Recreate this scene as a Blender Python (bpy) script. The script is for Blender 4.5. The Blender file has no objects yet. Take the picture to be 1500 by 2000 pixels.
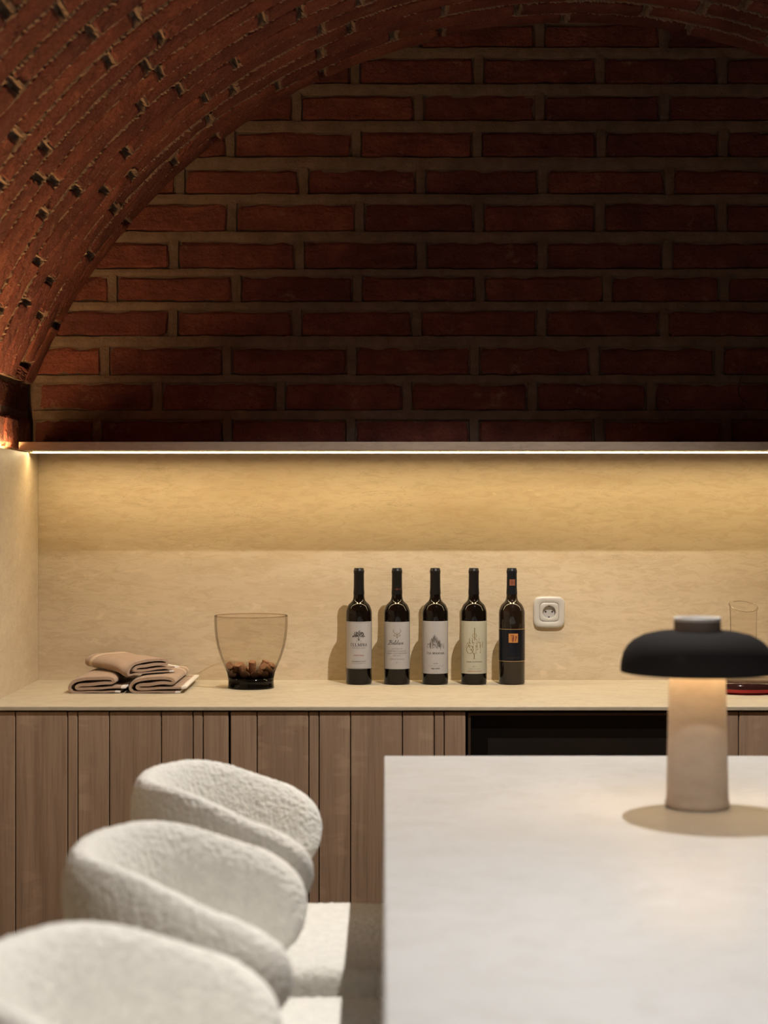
import bpy, math, random
from mathutils import Vector, Matrix, noise

# ------------------------------------------------------------------ camera, world, lights, exposure
S = bpy.context.scene
COL = S.collection
H = 1.33                 # camera height
F = 3333.33              # focal length in pixels of the 1500 x 2000 frame
cam_d = bpy.data.cameras.new('camera')
cam = bpy.data.objects.new('camera', cam_d)
COL.objects.link(cam)
cam.location = (0, 0, H)
cam.rotation_euler = (math.pi / 2, 0, 0)
cam_d.sensor_fit = 'HORIZONTAL'
cam_d.sensor_width = 36
cam_d.lens = 80
cam_d.clip_start = 0.05
cam_d.dof.use_dof = True
cam_d.dof.focus_distance = 4.27
cam_d.dof.aperture_fstop = 5.6
S.camera = cam

S.view_settings.view_transform = 'Standard'
S.view_settings.look = 'None'
S.view_settings.gamma = 1.0
S.view_settings.use_curve_mapping = False
S.view_settings.exposure = 0.0

world = bpy.data.worlds.new('world')
S.world = world
world.use_nodes = True
world.node_tree.nodes['Background'].inputs[0].default_value = (1.0, 0.8, 0.6, 1)
world.node_tree.nodes['Background'].inputs[1].default_value = 0.01

VX, VR, VZ = 0.476, 1.4915, H - 0.238       # vault axis and radius
SPOTS = [                                    # x, y, z, watts, full cone in degrees, edge softness, aim point
    (0.42, 3.15, 2.50, 140, 112, 0.55, (0.12, 3.12, 0)),
    (0.42, 1.05, 2.50, 135, 112, 1.0, (0.36, 1.05, 0)),
    (0.42, -0.80, 2.50, 110, 120, 1.0, (0.42, -0.80, 0)),
]
for x, y, z, w, cone, soft, aim in SPOTS:
    ld = bpy.data.lights.new('spot_beam', 'SPOT')
    ld.energy = w
    ld.color = (1.0, 0.945, 0.88)
    ld.spot_size = math.radians(cone)
    ld.spot_blend = soft
    ld.shadow_soft_size = 0.012
    lo = bpy.data.objects.new('spot_beam', ld)
    COL.objects.link(lo)
    lo.location = (x, y, z - 0.013)
    lo.rotation_euler = (Vector(aim) - Vector((x, y, z))).to_track_quat('-Z', 'Y').to_euler()
LED_COLOR = (1.0, 0.775, 0.42)
SHELF_LED = 62.0
WALL_LED = 290.0
LAMP_LED = 66.0

# ------------------------------------------------------------------ helpers
def P(px, py, d):
    return Vector(((px - 750) * d / F, d, H - (py - 1000) * d / F))

def X(px, d): return (px - 750) * d / F
def Z(py, d): return H - (py - 1000) * d / F

class MB:
    def __init__(s):
        s.v = []; s.f = []; s.sm = []
    def add(s, verts, faces, smooth=False):
        o = len(s.v)
        s.v += [tuple(v) for v in verts]
        s.f += [tuple(i + o for i in f) for f in faces]
        s.sm += [smooth] * len(faces)
        return s
    def box(s, x0, x1, y0, y1, z0, z1, b=0.0):
        if b <= 0:
            v = [(x, y, z) for x in (x0, x1) for y in (y0, y1) for z in (z0, z1)]
            s.add(v, [(0, 1, 3, 2), (4, 6, 7, 5), (0, 4, 5, 1), (2, 3, 7, 6), (0, 2, 6, 4), (1, 5, 7, 3)])
            return s
        # chamfered box
        v = []; idx = {}
        for i, x in enumerate((x0, x1)):
            for j, y in enumerate((y0, y1)):
                for k, z in enumerate((z0, z1)):
                    sx, sy, sz = (1, -1)[i], (1, -1)[j], (1, -1)[k]
                    idx[i, j, k, 'x'] = len(v); v.append((x, y + sy * b, z + sz * b))
                    idx[i, j, k, 'y'] = len(v); v.append((x + sx * b, y, z + sz * b))
                    idx[i, j, k, 'z'] = len(v); v.append((x + sx * b, y + sy * b, z))
        f = []
        for a in (0, 1):
            f.append([idx[a, j, k, 'x'] for j, k in ((0, 0), (0, 1), (1, 1), (1, 0))][::(1 if a == 0 else -1)])
            f.append([idx[j, a, k, 'y'] for j, k in ((0, 0), (1, 0), (1, 1), (0, 1))][::(1 if a == 0 else -1)])
            f.append([idx[j, k, a, 'z'] for j, k in ((0, 0), (0, 1), (1, 1), (1, 0))][::(1 if a == 0 else -1)])
        for a in (0, 1):
            for c in (0, 1):
                f.append((idx[a, c, 0, 'x'], idx[a, c, 1, 'x'], idx[a, c, 1, 'y'], idx[a, c, 0, 'y']))
                f.append((idx[a, 0, c, 'x'], idx[a, 1, c, 'x'], idx[a, 1, c, 'z'], idx[a, 0, c, 'z']))
                f.append((idx[0, a, c, 'y'], idx[1, a, c, 'y'], idx[1, a, c, 'z'], idx[0, a, c, 'z']))
                for k in (0, 1):
                    f.append((idx[a, c, k, 'x'], idx[a, c, k, 'y'], idx[a, c, k, 'z']))
        s.add(v, f)
        return s
    def lathe(s, prof, n=48, c=(0, 0, 0), smooth=True, axis=None):
        """prof: list of (r, z), r = 0 closes at the axis"""
        v = []; rows = []
        for r, z in prof:
            if r <= 1e-7:
                rows.append([len(v)]); v.append((0, 0, z))
            else:
                rows.append(list(range(len(v), len(v) + n)))
                v += [(r * math.cos(2 * math.pi * i / n), r * math.sin(2 * math.pi * i / n), z) for i in range(n)]
        f = []
        for a, b in zip(rows, rows[1:]):
            if len(a) == 1 and len(b) == 1: continue
            for i in range(n):
                j = (i + 1) % n
                if len(a) == 1: f.append((a[0], b[j], b[i]))
                elif len(b) == 1: f.append((a[i], a[j], b[0]))
                else: f.append((a[i], a[j], b[j], b[i]))
        if axis is not None:
            q = Vector((0, 0, 1)).rotation_difference(Vector(axis).normalized())
            v = [q @ Vector(p) for p in v]
        s.add([(p[0] + c[0], p[1] + c[1], p[2] + c[2]) for p in v], f, smooth)
        return s
    def grid(s, rows, close_u=False, close_v=False, smooth=True):
        nu, nv = len(rows), len(rows[0])
        v = [p for r in rows for p in r]
        f = []
        for i in range(nu if close_u else nu - 1):
            for j in range(nv if close_v else nv - 1):
                i2, j2 = (i + 1) % nu, (j + 1) % nv
                f.append((i * nv + j, i * nv + j2, i2 * nv + j2, i2 * nv + j))
        s.add(v, f, smooth)
        return s
    def tube(s, a, b, r, n=12, r2=None, cap=True):
        a, b = Vector(a), Vector(b)
        L = (b - a).length
        r2 = r if r2 is None else r2
        prof = [(0, 0), (r, 0), (r2, L), (0, L)] if cap else [(r, 0), (r2, L)]
        s.lathe(prof, n, a, False, b - a)
        return s

def fix_normals(me):
    import bmesh
    bm = bmesh.new(); bm.from_mesh(me)
    bmesh.ops.recalc_face_normals(bm, faces=bm.faces)
    bm.to_mesh(me); bm.free()

def mesh(name, mb, mat, recalc=True):
    me = bpy.data.meshes.new(name)
    me.from_pydata(mb.v, [], mb.f)
    if recalc: fix_normals(me)
    me.polygons.foreach_set('use_smooth', mb.sm)
    if mat is not None:
        for m in (mat if isinstance(mat, (list, tuple)) else [mat]): me.materials.append(m)
    me.update()
    return me

def obj(name, mb, mat, parent=None, loc=None, rot=None, recalc=True):
    me = mb if isinstance(mb, bpy.types.Mesh) else mesh(name, mb, mat, recalc)
    o = bpy.data.objects.new(name, me)
    COL.objects.link(o)
    if parent is not None: o.parent = parent
    if loc is not None: o.location = loc
    if rot is not None: o.rotation_euler = rot
    return o

def tag(o, label=None, cat=None, group=None, kind=None):
    if label: o['label'] = label
    if cat: o['category'] = cat
    if group: o['group'] = group
    if kind: o['kind'] = kind
    return o

def thing(name, label, cat, loc=(0, 0, 0), rz=0, group=None):
    o = bpy.data.objects.new(name, None)
    COL.objects.link(o)
    o.empty_display_size = 0.05
    o.location = loc
    o.rotation_euler = (0, 0, rz)
    return tag(o, label, cat, group)

def copy_tree(o, parent=None):
    c = o.copy(); COL.objects.link(c)
    if parent is not None: c.parent = parent
    for ch in list(o.children): copy_tree(ch, c)
    return c

# ------------------------------------------------------------------ materials
class N:
    """little node-graph helper"""
    def __init__(s, name):
        s.m = bpy.data.materials.new(name)
        s.m.use_nodes = True
        s.t = s.m.node_tree
        s.b = s.t.nodes['Principled BSDF']
        s.out = s.t.nodes['Material Output']
    def n(s, typ, **kw):
        nd = s.t.nodes.new(typ)
        for k, v in kw.items(): setattr(nd, k, v)
        return nd
    def l(s, a, b): s.t.links.new(a, b)
    def coord(s, scale=(1, 1, 1), rand=False, kind='Object', rot=(0, 0, 0)):
        tc = s.n('ShaderNodeTexCoord')
        src = tc.outputs[kind]
        if rand:
            oi = s.n('ShaderNodeObjectInfo')
            mu = s.n('ShaderNodeVectorMath', operation='MULTIPLY_ADD')
            cx = s.n('ShaderNodeCombineXYZ')
            m = s.n('ShaderNodeMath', operation='MULTIPLY'); m.inputs[1].default_value = 37.0
            s.l(oi.outputs['Random'], m.inputs[0])
            for i in range(3): s.l(m.outputs[0], cx.inputs[i])
            s.l(src, mu.inputs[0]); mu.inputs[1].default_value = (1, 1, 1); s.l(cx.outputs[0], mu.inputs[2])
            src = mu.outputs[0]
        mp = s.n('ShaderNodeMapping')
        mp.inputs['Scale'].default_value = scale
        mp.inputs['Rotation'].default_value = rot
        s.l(src, mp.inputs['Vector'])
        return mp.outputs[0]
    def noise(s, vec, scale, detail=6, rough=0.55, dist=0.0):
        nd = s.n('ShaderNodeTexNoise')
        nd.inputs['Scale'].default_value = scale
        nd.inputs['Detail'].default_value = detail
        nd.inputs['Roughness'].default_value = rough
        nd.inputs['Distortion'].default_value = dist
        s.l(vec, nd.inputs['Vector'])
        return nd.outputs['Fac']
    def ramp(s, fac, stops, interp='LINEAR'):
        nd = s.n('ShaderNodeValToRGB')
        cr = nd.color_ramp
        cr.interpolation = interp
        rgba = lambda c: (c, c, c, 1) if isinstance(c, (int, float)) else (*c, 1)
        cr.elements.remove(cr.elements[1])
        cr.elements[0].position = stops[0][0]
        cr.elements[0].color = rgba(stops[0][1])
        for p, c in stops[1:]:
            cr.elements.new(p).color = rgba(c)
        s.l(fac, nd.inputs[0])
        return nd.outputs[0]
    def mix(s, fac, a, b, blend='MIX'):
        nd = s.n('ShaderNodeMix', data_type='RGBA', blend_type=blend)
        for sock, val in ((nd.inputs[0], fac), (nd.inputs[6], a), (nd.inputs[7], b)):
            if hasattr(val, 'links'): s.l(val, sock)
            elif isinstance(val, (int, float)): sock.default_value = val
            else: sock.default_value = (*val, 1)
        return nd.outputs[2]
    def math(s, op, a, b=0.0):
        nd = s.n('ShaderNodeMath', operation=op)
        for i, val in enumerate((a, b)):
            if hasattr(val, 'links'): s.l(val, nd.inputs[i])
            else: nd.inputs[i].default_value = val
        return nd.outputs[0]
    def bump(s, h, strength=0.5, dist=0.002):
        nd = s.n('ShaderNodeBump')
        nd.inputs['Strength'].default_value = strength
        nd.inputs['Distance'].default_value = dist
        s.l(h, nd.inputs['Height'])
        s.l(nd.outputs[0], s.b.inputs['Normal'])
    def set(s, **kw):
        names = dict(color='Base Color', rough='Roughness', metal='Metallic', spec='Specular IOR Level',
                     coat='Coat Weight', trans='Transmission Weight', sheen='Sheen Weight', ior='IOR', coatr='Coat Roughness')
        for k, v in kw.items():
            sock = s.b.inputs[names[k]]
            if hasattr(v, 'links'): s.l(v, sock)
            elif isinstance(v, (int, float)): sock.default_value = v
            else: sock.default_value = (*v, 1)
        return s

def plain(name, color, rough=0.5, **kw):
    return N(name).set(color=color, rough=rough, **kw).m

def emit(name, color, strength):
    a = N(name)
    a.b.inputs['Base Color'].default_value = (0.8, 0.8, 0.8, 1)
    a.b.inputs['Emission Color'].default_value = (*color, 1)
    a.b.inputs['Emission Strength'].default_value = strength
    return a.m

def mat_brick(name, k=1.0):
    a = N(name)
    v = a.coord(rand=True)
    oi = a.n('ShaderNodeObjectInfo')
    big = a.noise(v, 9, 5, 0.6)
    base = a.ramp(big, [(0.3, (0.105 * k, 0.036 * k, 0.032 * k)), (0.55, (0.18 * k, 0.058 * k, 0.046 * k)), (0.75, (0.245 * k, 0.095 * k, 0.068 * k))])
    tint = a.ramp(oi.outputs['Random'], [(0.0, (0.80, 0.76, 0.82)), (0.5, (1.0, 0.97, 0.95)), (1.0, (1.15, 1.10, 1.0))])
    c = a.mix(1.0, base, tint, 'MULTIPLY')
    sm = a.noise(v, 16, 8, 0.7)
    smear = a.ramp(sm, [(0.60, 0.0), (0.72, 0.55)])
    c = a.mix(smear, c, (0.30 * k, 0.19 * k, 0.13 * k))
    pit = a.noise(v, 120, 4, 0.6)
    c = a.mix(a.ramp(pit, [(0.30, 0.6), (0.42, 0.0)]), c, (0.07, 0.025, 0.015))
    a.set(color=c, rough=0.93, spec=0.2)
    h = a.math('ADD', a.math('MULTIPLY', a.noise(v, 45, 8, 0.65), 1.0), a.math('MULTIPLY', pit, 0.35))
    a.bump(h, 1.0, 0.012)
    return a.m

def mat_mortar(name, k=1.0):
    a = N(name)
    v = a.coord()
    c = a.ramp(a.noise(v, 18, 8, 0.65), [(0.3, (0.235 * k, 0.158 * k, 0.116 * k)), (0.7, (0.39 * k, 0.272 * k, 0.208 * k))])
    a.set(color=c, rough=0.95, spec=0.15)
    a.bump(a.noise(v, 130, 8, 0.7), 1.0, 0.006)
    return a.m

def mat_travertine(name, c0, c1, vein, rot=(0, 0, 0), rough=0.5, vs=1.0):
    """bands run along local X, layers stacked along local Z (before rot)"""
    a = N(name)
    v = a.coord(rot=rot)
    v1 = a.coord((1.3, 3.0, 7.5), rot=rot)
    v2 = a.coord((7.0, 9.0, 22.0), rot=rot)
    v3 = a.coord((5.0, 12.0, 34.0), rot=rot)
    bands = a.noise(v1, 1.6 * vs, 8, 0.62, 0.5)
    c = a.ramp(bands, [(0.30, c1), (0.50, c0), (0.68, tuple(x * 1.05 for x in c0))])
    fine = a.noise(v2, 3.0 * vs, 8, 0.68, 0.8)
    c = a.mix(a.ramp(fine, [(0.38, 0.5), (0.54, 0.0)]), c, vein)
    flake = a.noise(a.coord((16.0, 20.0, 34.0), rot=rot), 1.0, 2, 0.5, 0.4)
    zone = a.ramp(a.noise(v1, 0.9, 3, 0.5), [(0.52, 0.0), (0.62, 1.0)])
    c = a.mix(a.math('MULTIPLY', a.ramp(flake, [(0.66, 0.0), (0.69, 0.45)]), zone), c, tuple(min(1, x * 1.22) for x in c0))
    ridge = a.math('ABSOLUTE', a.math('SUBTRACT', a.noise(v3, 1.1 * vs, 6, 0.6, 1.8), 0.5))
    cover = a.ramp(a.noise(v, 4.5, 3, 0.5), [(0.50, 0.0), (0.66, 0.55)])
    crack = a.math('MULTIPLY', a.ramp(ridge, [(0.0, 1.0), (0.012, 0.0)]), cover)
    c = a.mix(crack, c, tuple(x * 0.62 for x in vein))
    speck = a.noise(v3, 9.0, 4, 0.6)
    c = a.mix(a.ramp(speck, [(0.66, 0.0), (0.74, 0.4)]), c, tuple(min(1, x * 1.3) for x in c0))
    a.set(color=c, rough=rough, spec=0.35)
    a.bump(a.math('SUBTRACT', fine, a.math('MULTIPLY', crack, 0.9)), 0.22, 0.0016)
    return a.m

def mat_wood(name, c0, c1):
    a = N(name)
    v1 = a.coord((24, 24, 1.6), rand=True)
    v2 = a.coord((160, 160, 5.0), rand=True)
    v3 = a.coord((10, 10, 28.0), rand=True)
    oi = a.n('ShaderNodeObjectInfo')
    g = a.noise(v1, 1.0, 6, 0.6, 0.6)
    c = a.ramp(g, [(0.3, c0), (0.7, c1)])
    f = a.noise(v2, 1.0, 5, 0.7, 0.2)
    c = a.mix(a.ramp(f, [(0.34, 0.45), (0.52, 0.0)]), c, tuple(x * 0.62 for x in c0))
    fig = a.math('MULTIPLY', a.ramp(a.noise(v3, 1.0, 2, 0.5, 0.8), [(0.52, 0.0), (0.62, 0.35)]),
                 a.ramp(a.noise(v1, 0.5, 2, 0.5), [(0.5, 0.0), (0.6, 1.0)]))
    c = a.mix(fig, c, tuple(min(1, x * 1.25) for x in c1))
    c = a.mix(1.0, c, a.ramp(oi.outputs['Random'], [(0.0, (0.88, 0.86, 0.84)), (1.0, (1.08, 1.06, 1.05))]), 'MULTIPLY')
    a.set(color=c, rough=0.55, spec=0.3)
    a.bump(f, 0.25, 0.0008)
    return a.m

def mat_boucle(name, c):
    a = N(name)
    v = a.coord()
    vo = a.n('ShaderNodeTexVoronoi', feature='SMOOTH_F1')
    vo.inputs['Scale'].default_value = 190
    a.l(v, vo.inputs['Vector'])
    n1 = a.noise(v, 220, 5, 0.7)
    n2 = a.noise(v, 60, 3, 0.6)
    col = a.ramp(a.math('ADD', a.math('MULTIPLY', n1, 0.5), a.math('MULTIPLY', n2, 0.5)),
                 [(0.36, tuple(x * 0.86 for x in c)), (0.6, c)])
    a.set(color=col, rough=0.95, spec=0.15, sheen=0.25)
    a.b.inputs['Sheen Roughness'].default_value = 0.6
    a.bump(a.math('ADD', a.math('MULTIPLY', vo.outputs['Distance'], -1.0), a.math('MULTIPLY', n1, 0.7)), 0.5, 0.003)
    return a.m

def mat_thin_glass(name, tint, gloss=0.9, low=None):
    """thin-walled glass: tinted see-through plus a Fresnel reflection; low = (z0, z1, tint) where the wall is thicker"""
    a = N(name)
    a.t.nodes.remove(a.b)
    tr = a.n('ShaderNodeBsdfTransparent')
    tr.inputs[0].default_value = (*tint, 1)
    if low:
        tc = a.n('ShaderNodeTexCoord'); sp = a.n('ShaderNodeSeparateXYZ')
        a.l(tc.outputs['Object'], sp.inputs[0])
        mr = a.n('ShaderNodeMapRange')
        mr.inputs['From Min'].default_value = low[0]; mr.inputs['From Max'].default_value = low[1]
        a.l(sp.outputs[2], mr.inputs['Value'])
        a.l(a.ramp(mr.outputs[0], [(0.0, low[2]), (1.0, tint)]), tr.inputs[0])
    gl = a.n('ShaderNodeBsdfGlossy')
    gl.inputs['Roughness'].default_value = 0.02
    gl.inputs['Color'].default_value = (gloss, gloss, gloss, 1)
    fr = a.n('ShaderNodeFresnel'); fr.inputs['IOR'].default_value = 1.45
    geo = a.n('ShaderNodeNewGeometry')
    # same reflectance from both sides of the wall
    mx = a.n('ShaderNodeMixShader')
    lw = a.n('ShaderNodeLayerWeight'); lw.inputs['Blend'].default_value = 0.07
    fac = a.math('MULTIPLY', lw.outputs['Fresnel'], 0.75)
    a.l(fac, mx.inputs[0]); a.l(tr.outputs[0], mx.inputs[1]); a.l(gl.outputs[0], mx.inputs[2])
    a.l(mx.outputs[0], a.out.inputs['Surface'])
    return a.m

M = {}
M['brick'] = mat_brick('red_brick', 0.85)
M['wall_brick'] = mat_brick('dark_red_brick', 0.92)
M['wall_mortar'] = mat_mortar('grey_mortar', 0.52)
M['mortar'] = mat_mortar('lime_mortar', 0.75)
M['trav'] = mat_travertine('travertine_panel', (0.60, 0.485, 0.335), (0.53, 0.41, 0.265), (0.47, 0.35, 0.215))
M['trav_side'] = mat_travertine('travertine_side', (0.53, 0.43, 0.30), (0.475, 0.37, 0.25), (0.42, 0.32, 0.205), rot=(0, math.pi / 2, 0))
M['counter'] = mat_travertine('counter_stone', (0.52, 0.445, 0.32), (0.47, 0.39, 0.27), (0.40, 0.32, 0.215), rot=(math.pi / 2, 0, 0), vs=1.3)
M['island'] = mat_travertine('island_stone', (0.438, 0.444, 0.452), (0.408, 0.411, 0.410), (0.378, 0.374, 0.366), rot=(math.pi / 2, 0, 0), rough=0.45, vs=0.8)
M['shelf'] = mat_travertine('shelf_stone', (0.25, 0.19, 0.145), (0.20, 0.15, 0.11), (0.17, 0.125, 0.09))
M['wood'] = mat_wood('walnut_plank', (0.33, 0.222, 0.148), (0.46, 0.322, 0.218))
M['carcass'] = plain('dark_carcass', (0.02, 0.015, 0.012), 0.7)
M['floor'] = mat_wood('floor_oak', (0.16, 0.11, 0.075), (0.22, 0.155, 0.105))
M['plaster'] = mat_mortar('bare_plaster')
M['bronze'] = plain('bronze_frame', (0.10, 0.065, 0.045), 0.4, metal=0.6)
M['black_glass'] = plain('black_glass', (0.006, 0.005, 0.004), 0.12, spec=0.25)
M['boucle'] = mat_boucle('cream_boucle', (0.86, 0.84, 0.775))
M['leg'] = plain('dark_metal_leg', (0.03, 0.025, 0.02), 0.4, metal=0.8)
M['black'] = plain('black_matte_metal', (0.020, 0.018, 0.0175), 0.8, spec=0.04)
M['lamp_inner'] = plain('white_enamel', (0.75, 0.72, 0.68), 0.5)
M['lamp_stone'] = mat_travertine('lamp_travertine', (0.58, 0.49, 0.40), (0.53, 0.44, 0.355), (0.47, 0.38, 0.30), rough=0.6)
M['bottle'] = plain('dark_wine_glass', (0.005, 0.003, 0.002), 0.03, spec=0.35)
M['bottle_brown'] = plain('brown_wine_glass', (0.012, 0.007, 0.004), 0.02, spec=0.55)
M['foil'] = plain('black_foil', (0.006, 0.0045, 0.004), 0.4, spec=0.3)
M['foil_navy'] = plain('navy_foil', (0.005, 0.006, 0.009), 0.4, spec=0.3)
M['paper'] = plain('paper_white', (0.37, 0.345, 0.325), 0.7)
M['paper_warm'] = plain('paper_cream', (0.41, 0.385, 0.285), 0.7)
M['navy'] = plain('navy_print', (0.005, 0.006, 0.011), 0.25, spec=0.3)
M['ink'] = plain('ink_black', (0.03, 0.025, 0.022), 0.7)
M['ink_grey'] = plain('ink_grey', (0.11, 0.097, 0.085), 0.7)
M['ink_faint'] = plain('ink_faint', (0.24, 0.215, 0.19), 0.7)
M['ink_stripe'] = plain('ink_stripe', (0.28, 0.255, 0.23), 0.7)
M['ink_red'] = plain('ink_red', (0.28, 0.035, 0.03), 0.7)
M['ink_gold'] = plain('ink_gold', (0.19, 0.13, 0.035), 0.5)
M['gold_line'] = plain('gold_line', (0.75, 0.50, 0.20), 0.35, metal=0.6)
M['orange'] = plain('orange_print', (0.46, 0.19, 0.045), 0.5)
M['orange_dim'] = plain('copper_print', (0.24, 0.085, 0.04), 0.5)
M['rust'] = plain('rust_print', (0.17, 0.035, 0.015), 0.6)
M['white_plastic'] = plain('white_plastic', (0.50, 0.47, 0.43), 0.35)
M['groove'] = plain('groove_grey', (0.28, 0.24, 0.20), 0.6)
M['steel'] = plain('steel_clip', (0.45, 0.42, 0.38), 0.35, metal=0.9)
M['hole'] = plain('hole_black', (0.006, 0.005, 0.005), 0.8)
M['smoke_glass'] = mat_thin_glass('smoked_glass', (0.90, 0.87, 0.825), low=(0.030, 0.060, (0.02, 0.012, 0.008)))
M['smoke_base'] = plain('smoked_base', (0.004, 0.003, 0.002), 0.05, spec=0.25)
M['smoke_rim'] = mat_thin_glass('smoked_rim', (0.86, 0.80, 0.73))
M['rim_glass'] = plain('rim_glass', (0.95, 0.93, 0.9), 0.01, trans=1.0)
M['clear_glass'] = mat_thin_glass('clear_glass', (0.96, 0.95, 0.93))
M['wine'] = plain('lit_red_wine', (0.36, 0.008, 0.010), 0.08)  # brighter than the upper wine: light passing through is put into the colour
M['wine_dark'] = plain('dark_wine', (0.035, 0.012, 0.010), 0.08)
M['cork'] = (lambda a: (a.set(color=a.ramp(a.noise(a.coord(rand=True), 260, 5, 0.7), [(0.35, (0.20, 0.095, 0.045)), (0.6, (0.38, 0.19, 0.095))]), rough=0.9), a.m)[1])(N('cork'))
M['cork_print'] = plain('cork_print', (0.10, 0.045, 0.025), 0.8)
M['hem'] = plain('white_hem', (0.74, 0.68, 0.60), 0.85)
M['shelf_led'] = emit('shelf_led', LED_COLOR, SHELF_LED)
M['wall_led'] = emit('wall_led', (1.0, 0.60, 0.24), WALL_LED)
M['lamp_led'] = emit('lamp_led', (1.0, 0.64, 0.26), LAMP_LED)
M['collar'] = plain('brown_collar', (0.20, 0.155, 0.125), 0.6)
M['spot_lens'] = emit('spot_lens', (1.0, 0.9, 0.78), 6.0)

def mat_cloth():
    a = N('linen_cloth')
    v = a.coord()
    tc = a.n('ShaderNodeTexCoord'); sp = a.n('ShaderNodeSeparateXYZ')
    a.l(tc.outputs['Object'], sp.inputs[0])
    y = sp.outputs[1]
    band = a.ramp(a.math('MULTIPLY', y, 2.5), [(0.0, 0.0), (0.515, 0.0), (0.520, 1.0), (0.56, 1.0), (0.565, 0.0), (0.655, 0.0), (0.66, 1.0), (1.0, 1.0)])
    n = a.noise(v, 500, 3, 0.6)
    c = a.ramp(n, [(0.3, (0.33, 0.225, 0.155)), (0.7, (0.41, 0.285, 0.20))])
    c = a.mix(a.math('MULTIPLY', band, 0.8), c, (0.62, 0.49, 0.36))
    a.set(color=c, rough=0.95, spec=0.15, sheen=0.2)
    a.bump(a.noise(v, 900, 2, 0.5), 0.25, 0.0008)
    return a.m
M['cloth'] = mat_cloth()

rng = random.Random(11)
X0, X1 = -0.905, 1.857          # side wall faces
YB = 4.395                      # brick face of the back wall
SPRING = VZ + math.sqrt(VR ** 2 - (VX - X0) ** 2)

# ------------------------------------------------------------------ the room shell
tag(obj('floor', MB().box(X0 - .15, X1 + .15, -1.6, 4.55, -0.08, 0.0), M['floor']), kind='structure')
wall_back = tag(obj('wall_back', MB().box(X0 - .15, X1 + .15, YB + .008, YB + .15, 0, 2.75), M['wall_mortar']), kind='structure')
wall_left = tag(obj('wall_left', MB().box(X0 - .15, X0 - .014, -1.6, YB + .008, 0, SPRING + .01), M['mortar']), kind='structure')
tag(obj('wall_right', MB().box(X1 + .004, X1 + .15, -1.6, YB + .008, 0, SPRING + .01), M['mortar']), kind='structure')
tag(obj('wall_front', MB().box(X0 - .15, X1 + .15, -1.75, -1.6, 0, 2.75), M['plaster']), kind='structure')

# vaulted ceiling: mortar shell, brick rings set into it
RS = VR + 0.020
a0 = math.asin((VX - X0) / RS)                # springing angle from the crown
rows_i, rows_o = [], []
NA = 72
for i in range(NA + 1):
    a = -a0 - 0.03 + (2 * a0 + 0.06) * i / NA
    rows_i.append((VX + RS * math.sin(a), VZ + RS * math.cos(a)))
    rows_o.append((VX + (RS + .12) * math.sin(a), VZ + (RS + .12) * math.cos(a)))
mb = MB()
loop = rows_i + rows_o[::-1]
mb.grid([[(x, -1.6, z) for x, z in loop], [(x, YB + .008, z) for x, z in loop]], close_v=True)
ceiling = tag(obj('ceiling', mb, M['mortar']), kind='structure')

def brick_panel(L, Hh, D, r, seed, curve=None, amp=0.0022, tilt=0.0):
    """rough-edged brick: front face at local z = 0 looking towards +z, body behind it; x = length, y = height"""
    q = random.Random(seed)
    nx, ny = 7, 4
    mbk = MB()
    us = [-1, -0.95, -0.78, -0.55, -0.32, -0.1, 0.12, 0.35, 0.57, 0.8, 0.95, 1]
    vs = [-1, -0.72, 0.0, 0.72, 1]
    front = []
    for j, vv in enumerate(vs):
        row = []
        for i, uu in enumerate(us):
            x, y = uu * L / 2, vv * Hh / 2
            ei, ej = i in (0, len(us) - 1), j in (0, len(vs) - 1)
            z = q.uniform(-1, 1) * amp * 0.6 + tilt * (-vv)
            if ei: x -= math.copysign(abs(q.gauss(0, 1)) * amp * 0.8, uu)
            if ej: y -= math.copysign(abs(q.gauss(0, 1)) * amp * 0.9, vv)
            if ei and ej:
                x -= math.copysign(r * q.uniform(.5, 1.1), uu); y -= math.copysign(r * q.uniform(.3, .8), vv)
            if ei or ej: z -= r * 0.30 + q.uniform(0, 1) * amp * 0.6
            row.append((x, y, z))
        front.append(row)
    W, Hn = len(us), len(vs)
    verts = [p for rw in front for p in rw]
    faces = [(j * W + i, j * W + i + 1, (j + 1) * W + i + 1, (j + 1) * W + i) for j in range(Hn - 1) for i in range(W - 1)]
    ring = [i for i in range(W)] + [j * W + W - 1 for j in range(1, Hn)] + [(Hn - 1) * W + i for i in range(W - 2, -1, -1)] + [j * W for j in range(Hn - 2, 0, -1)]
    o = len(verts)
    for i in ring:
        x, y, z = verts[i]
        verts.append((x * 1.004, y * 1.004, -D))
    for k in range(len(ring)):
        k2 = (k + 1) % len(ring)
        faces.append((ring[k], o + k, o + k2, ring[k2]))
    faces.append(tuple(o + k for k in range(len(ring) - 1, -1, -1)))
    if curve:
        verts = [((curve - z) * math.sin(x / curve), y, curve - (curve - z) * math.cos(x / curve)) for x, y, z in verts]
    mbk.add(verts, faces, False)
    return mbk

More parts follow.
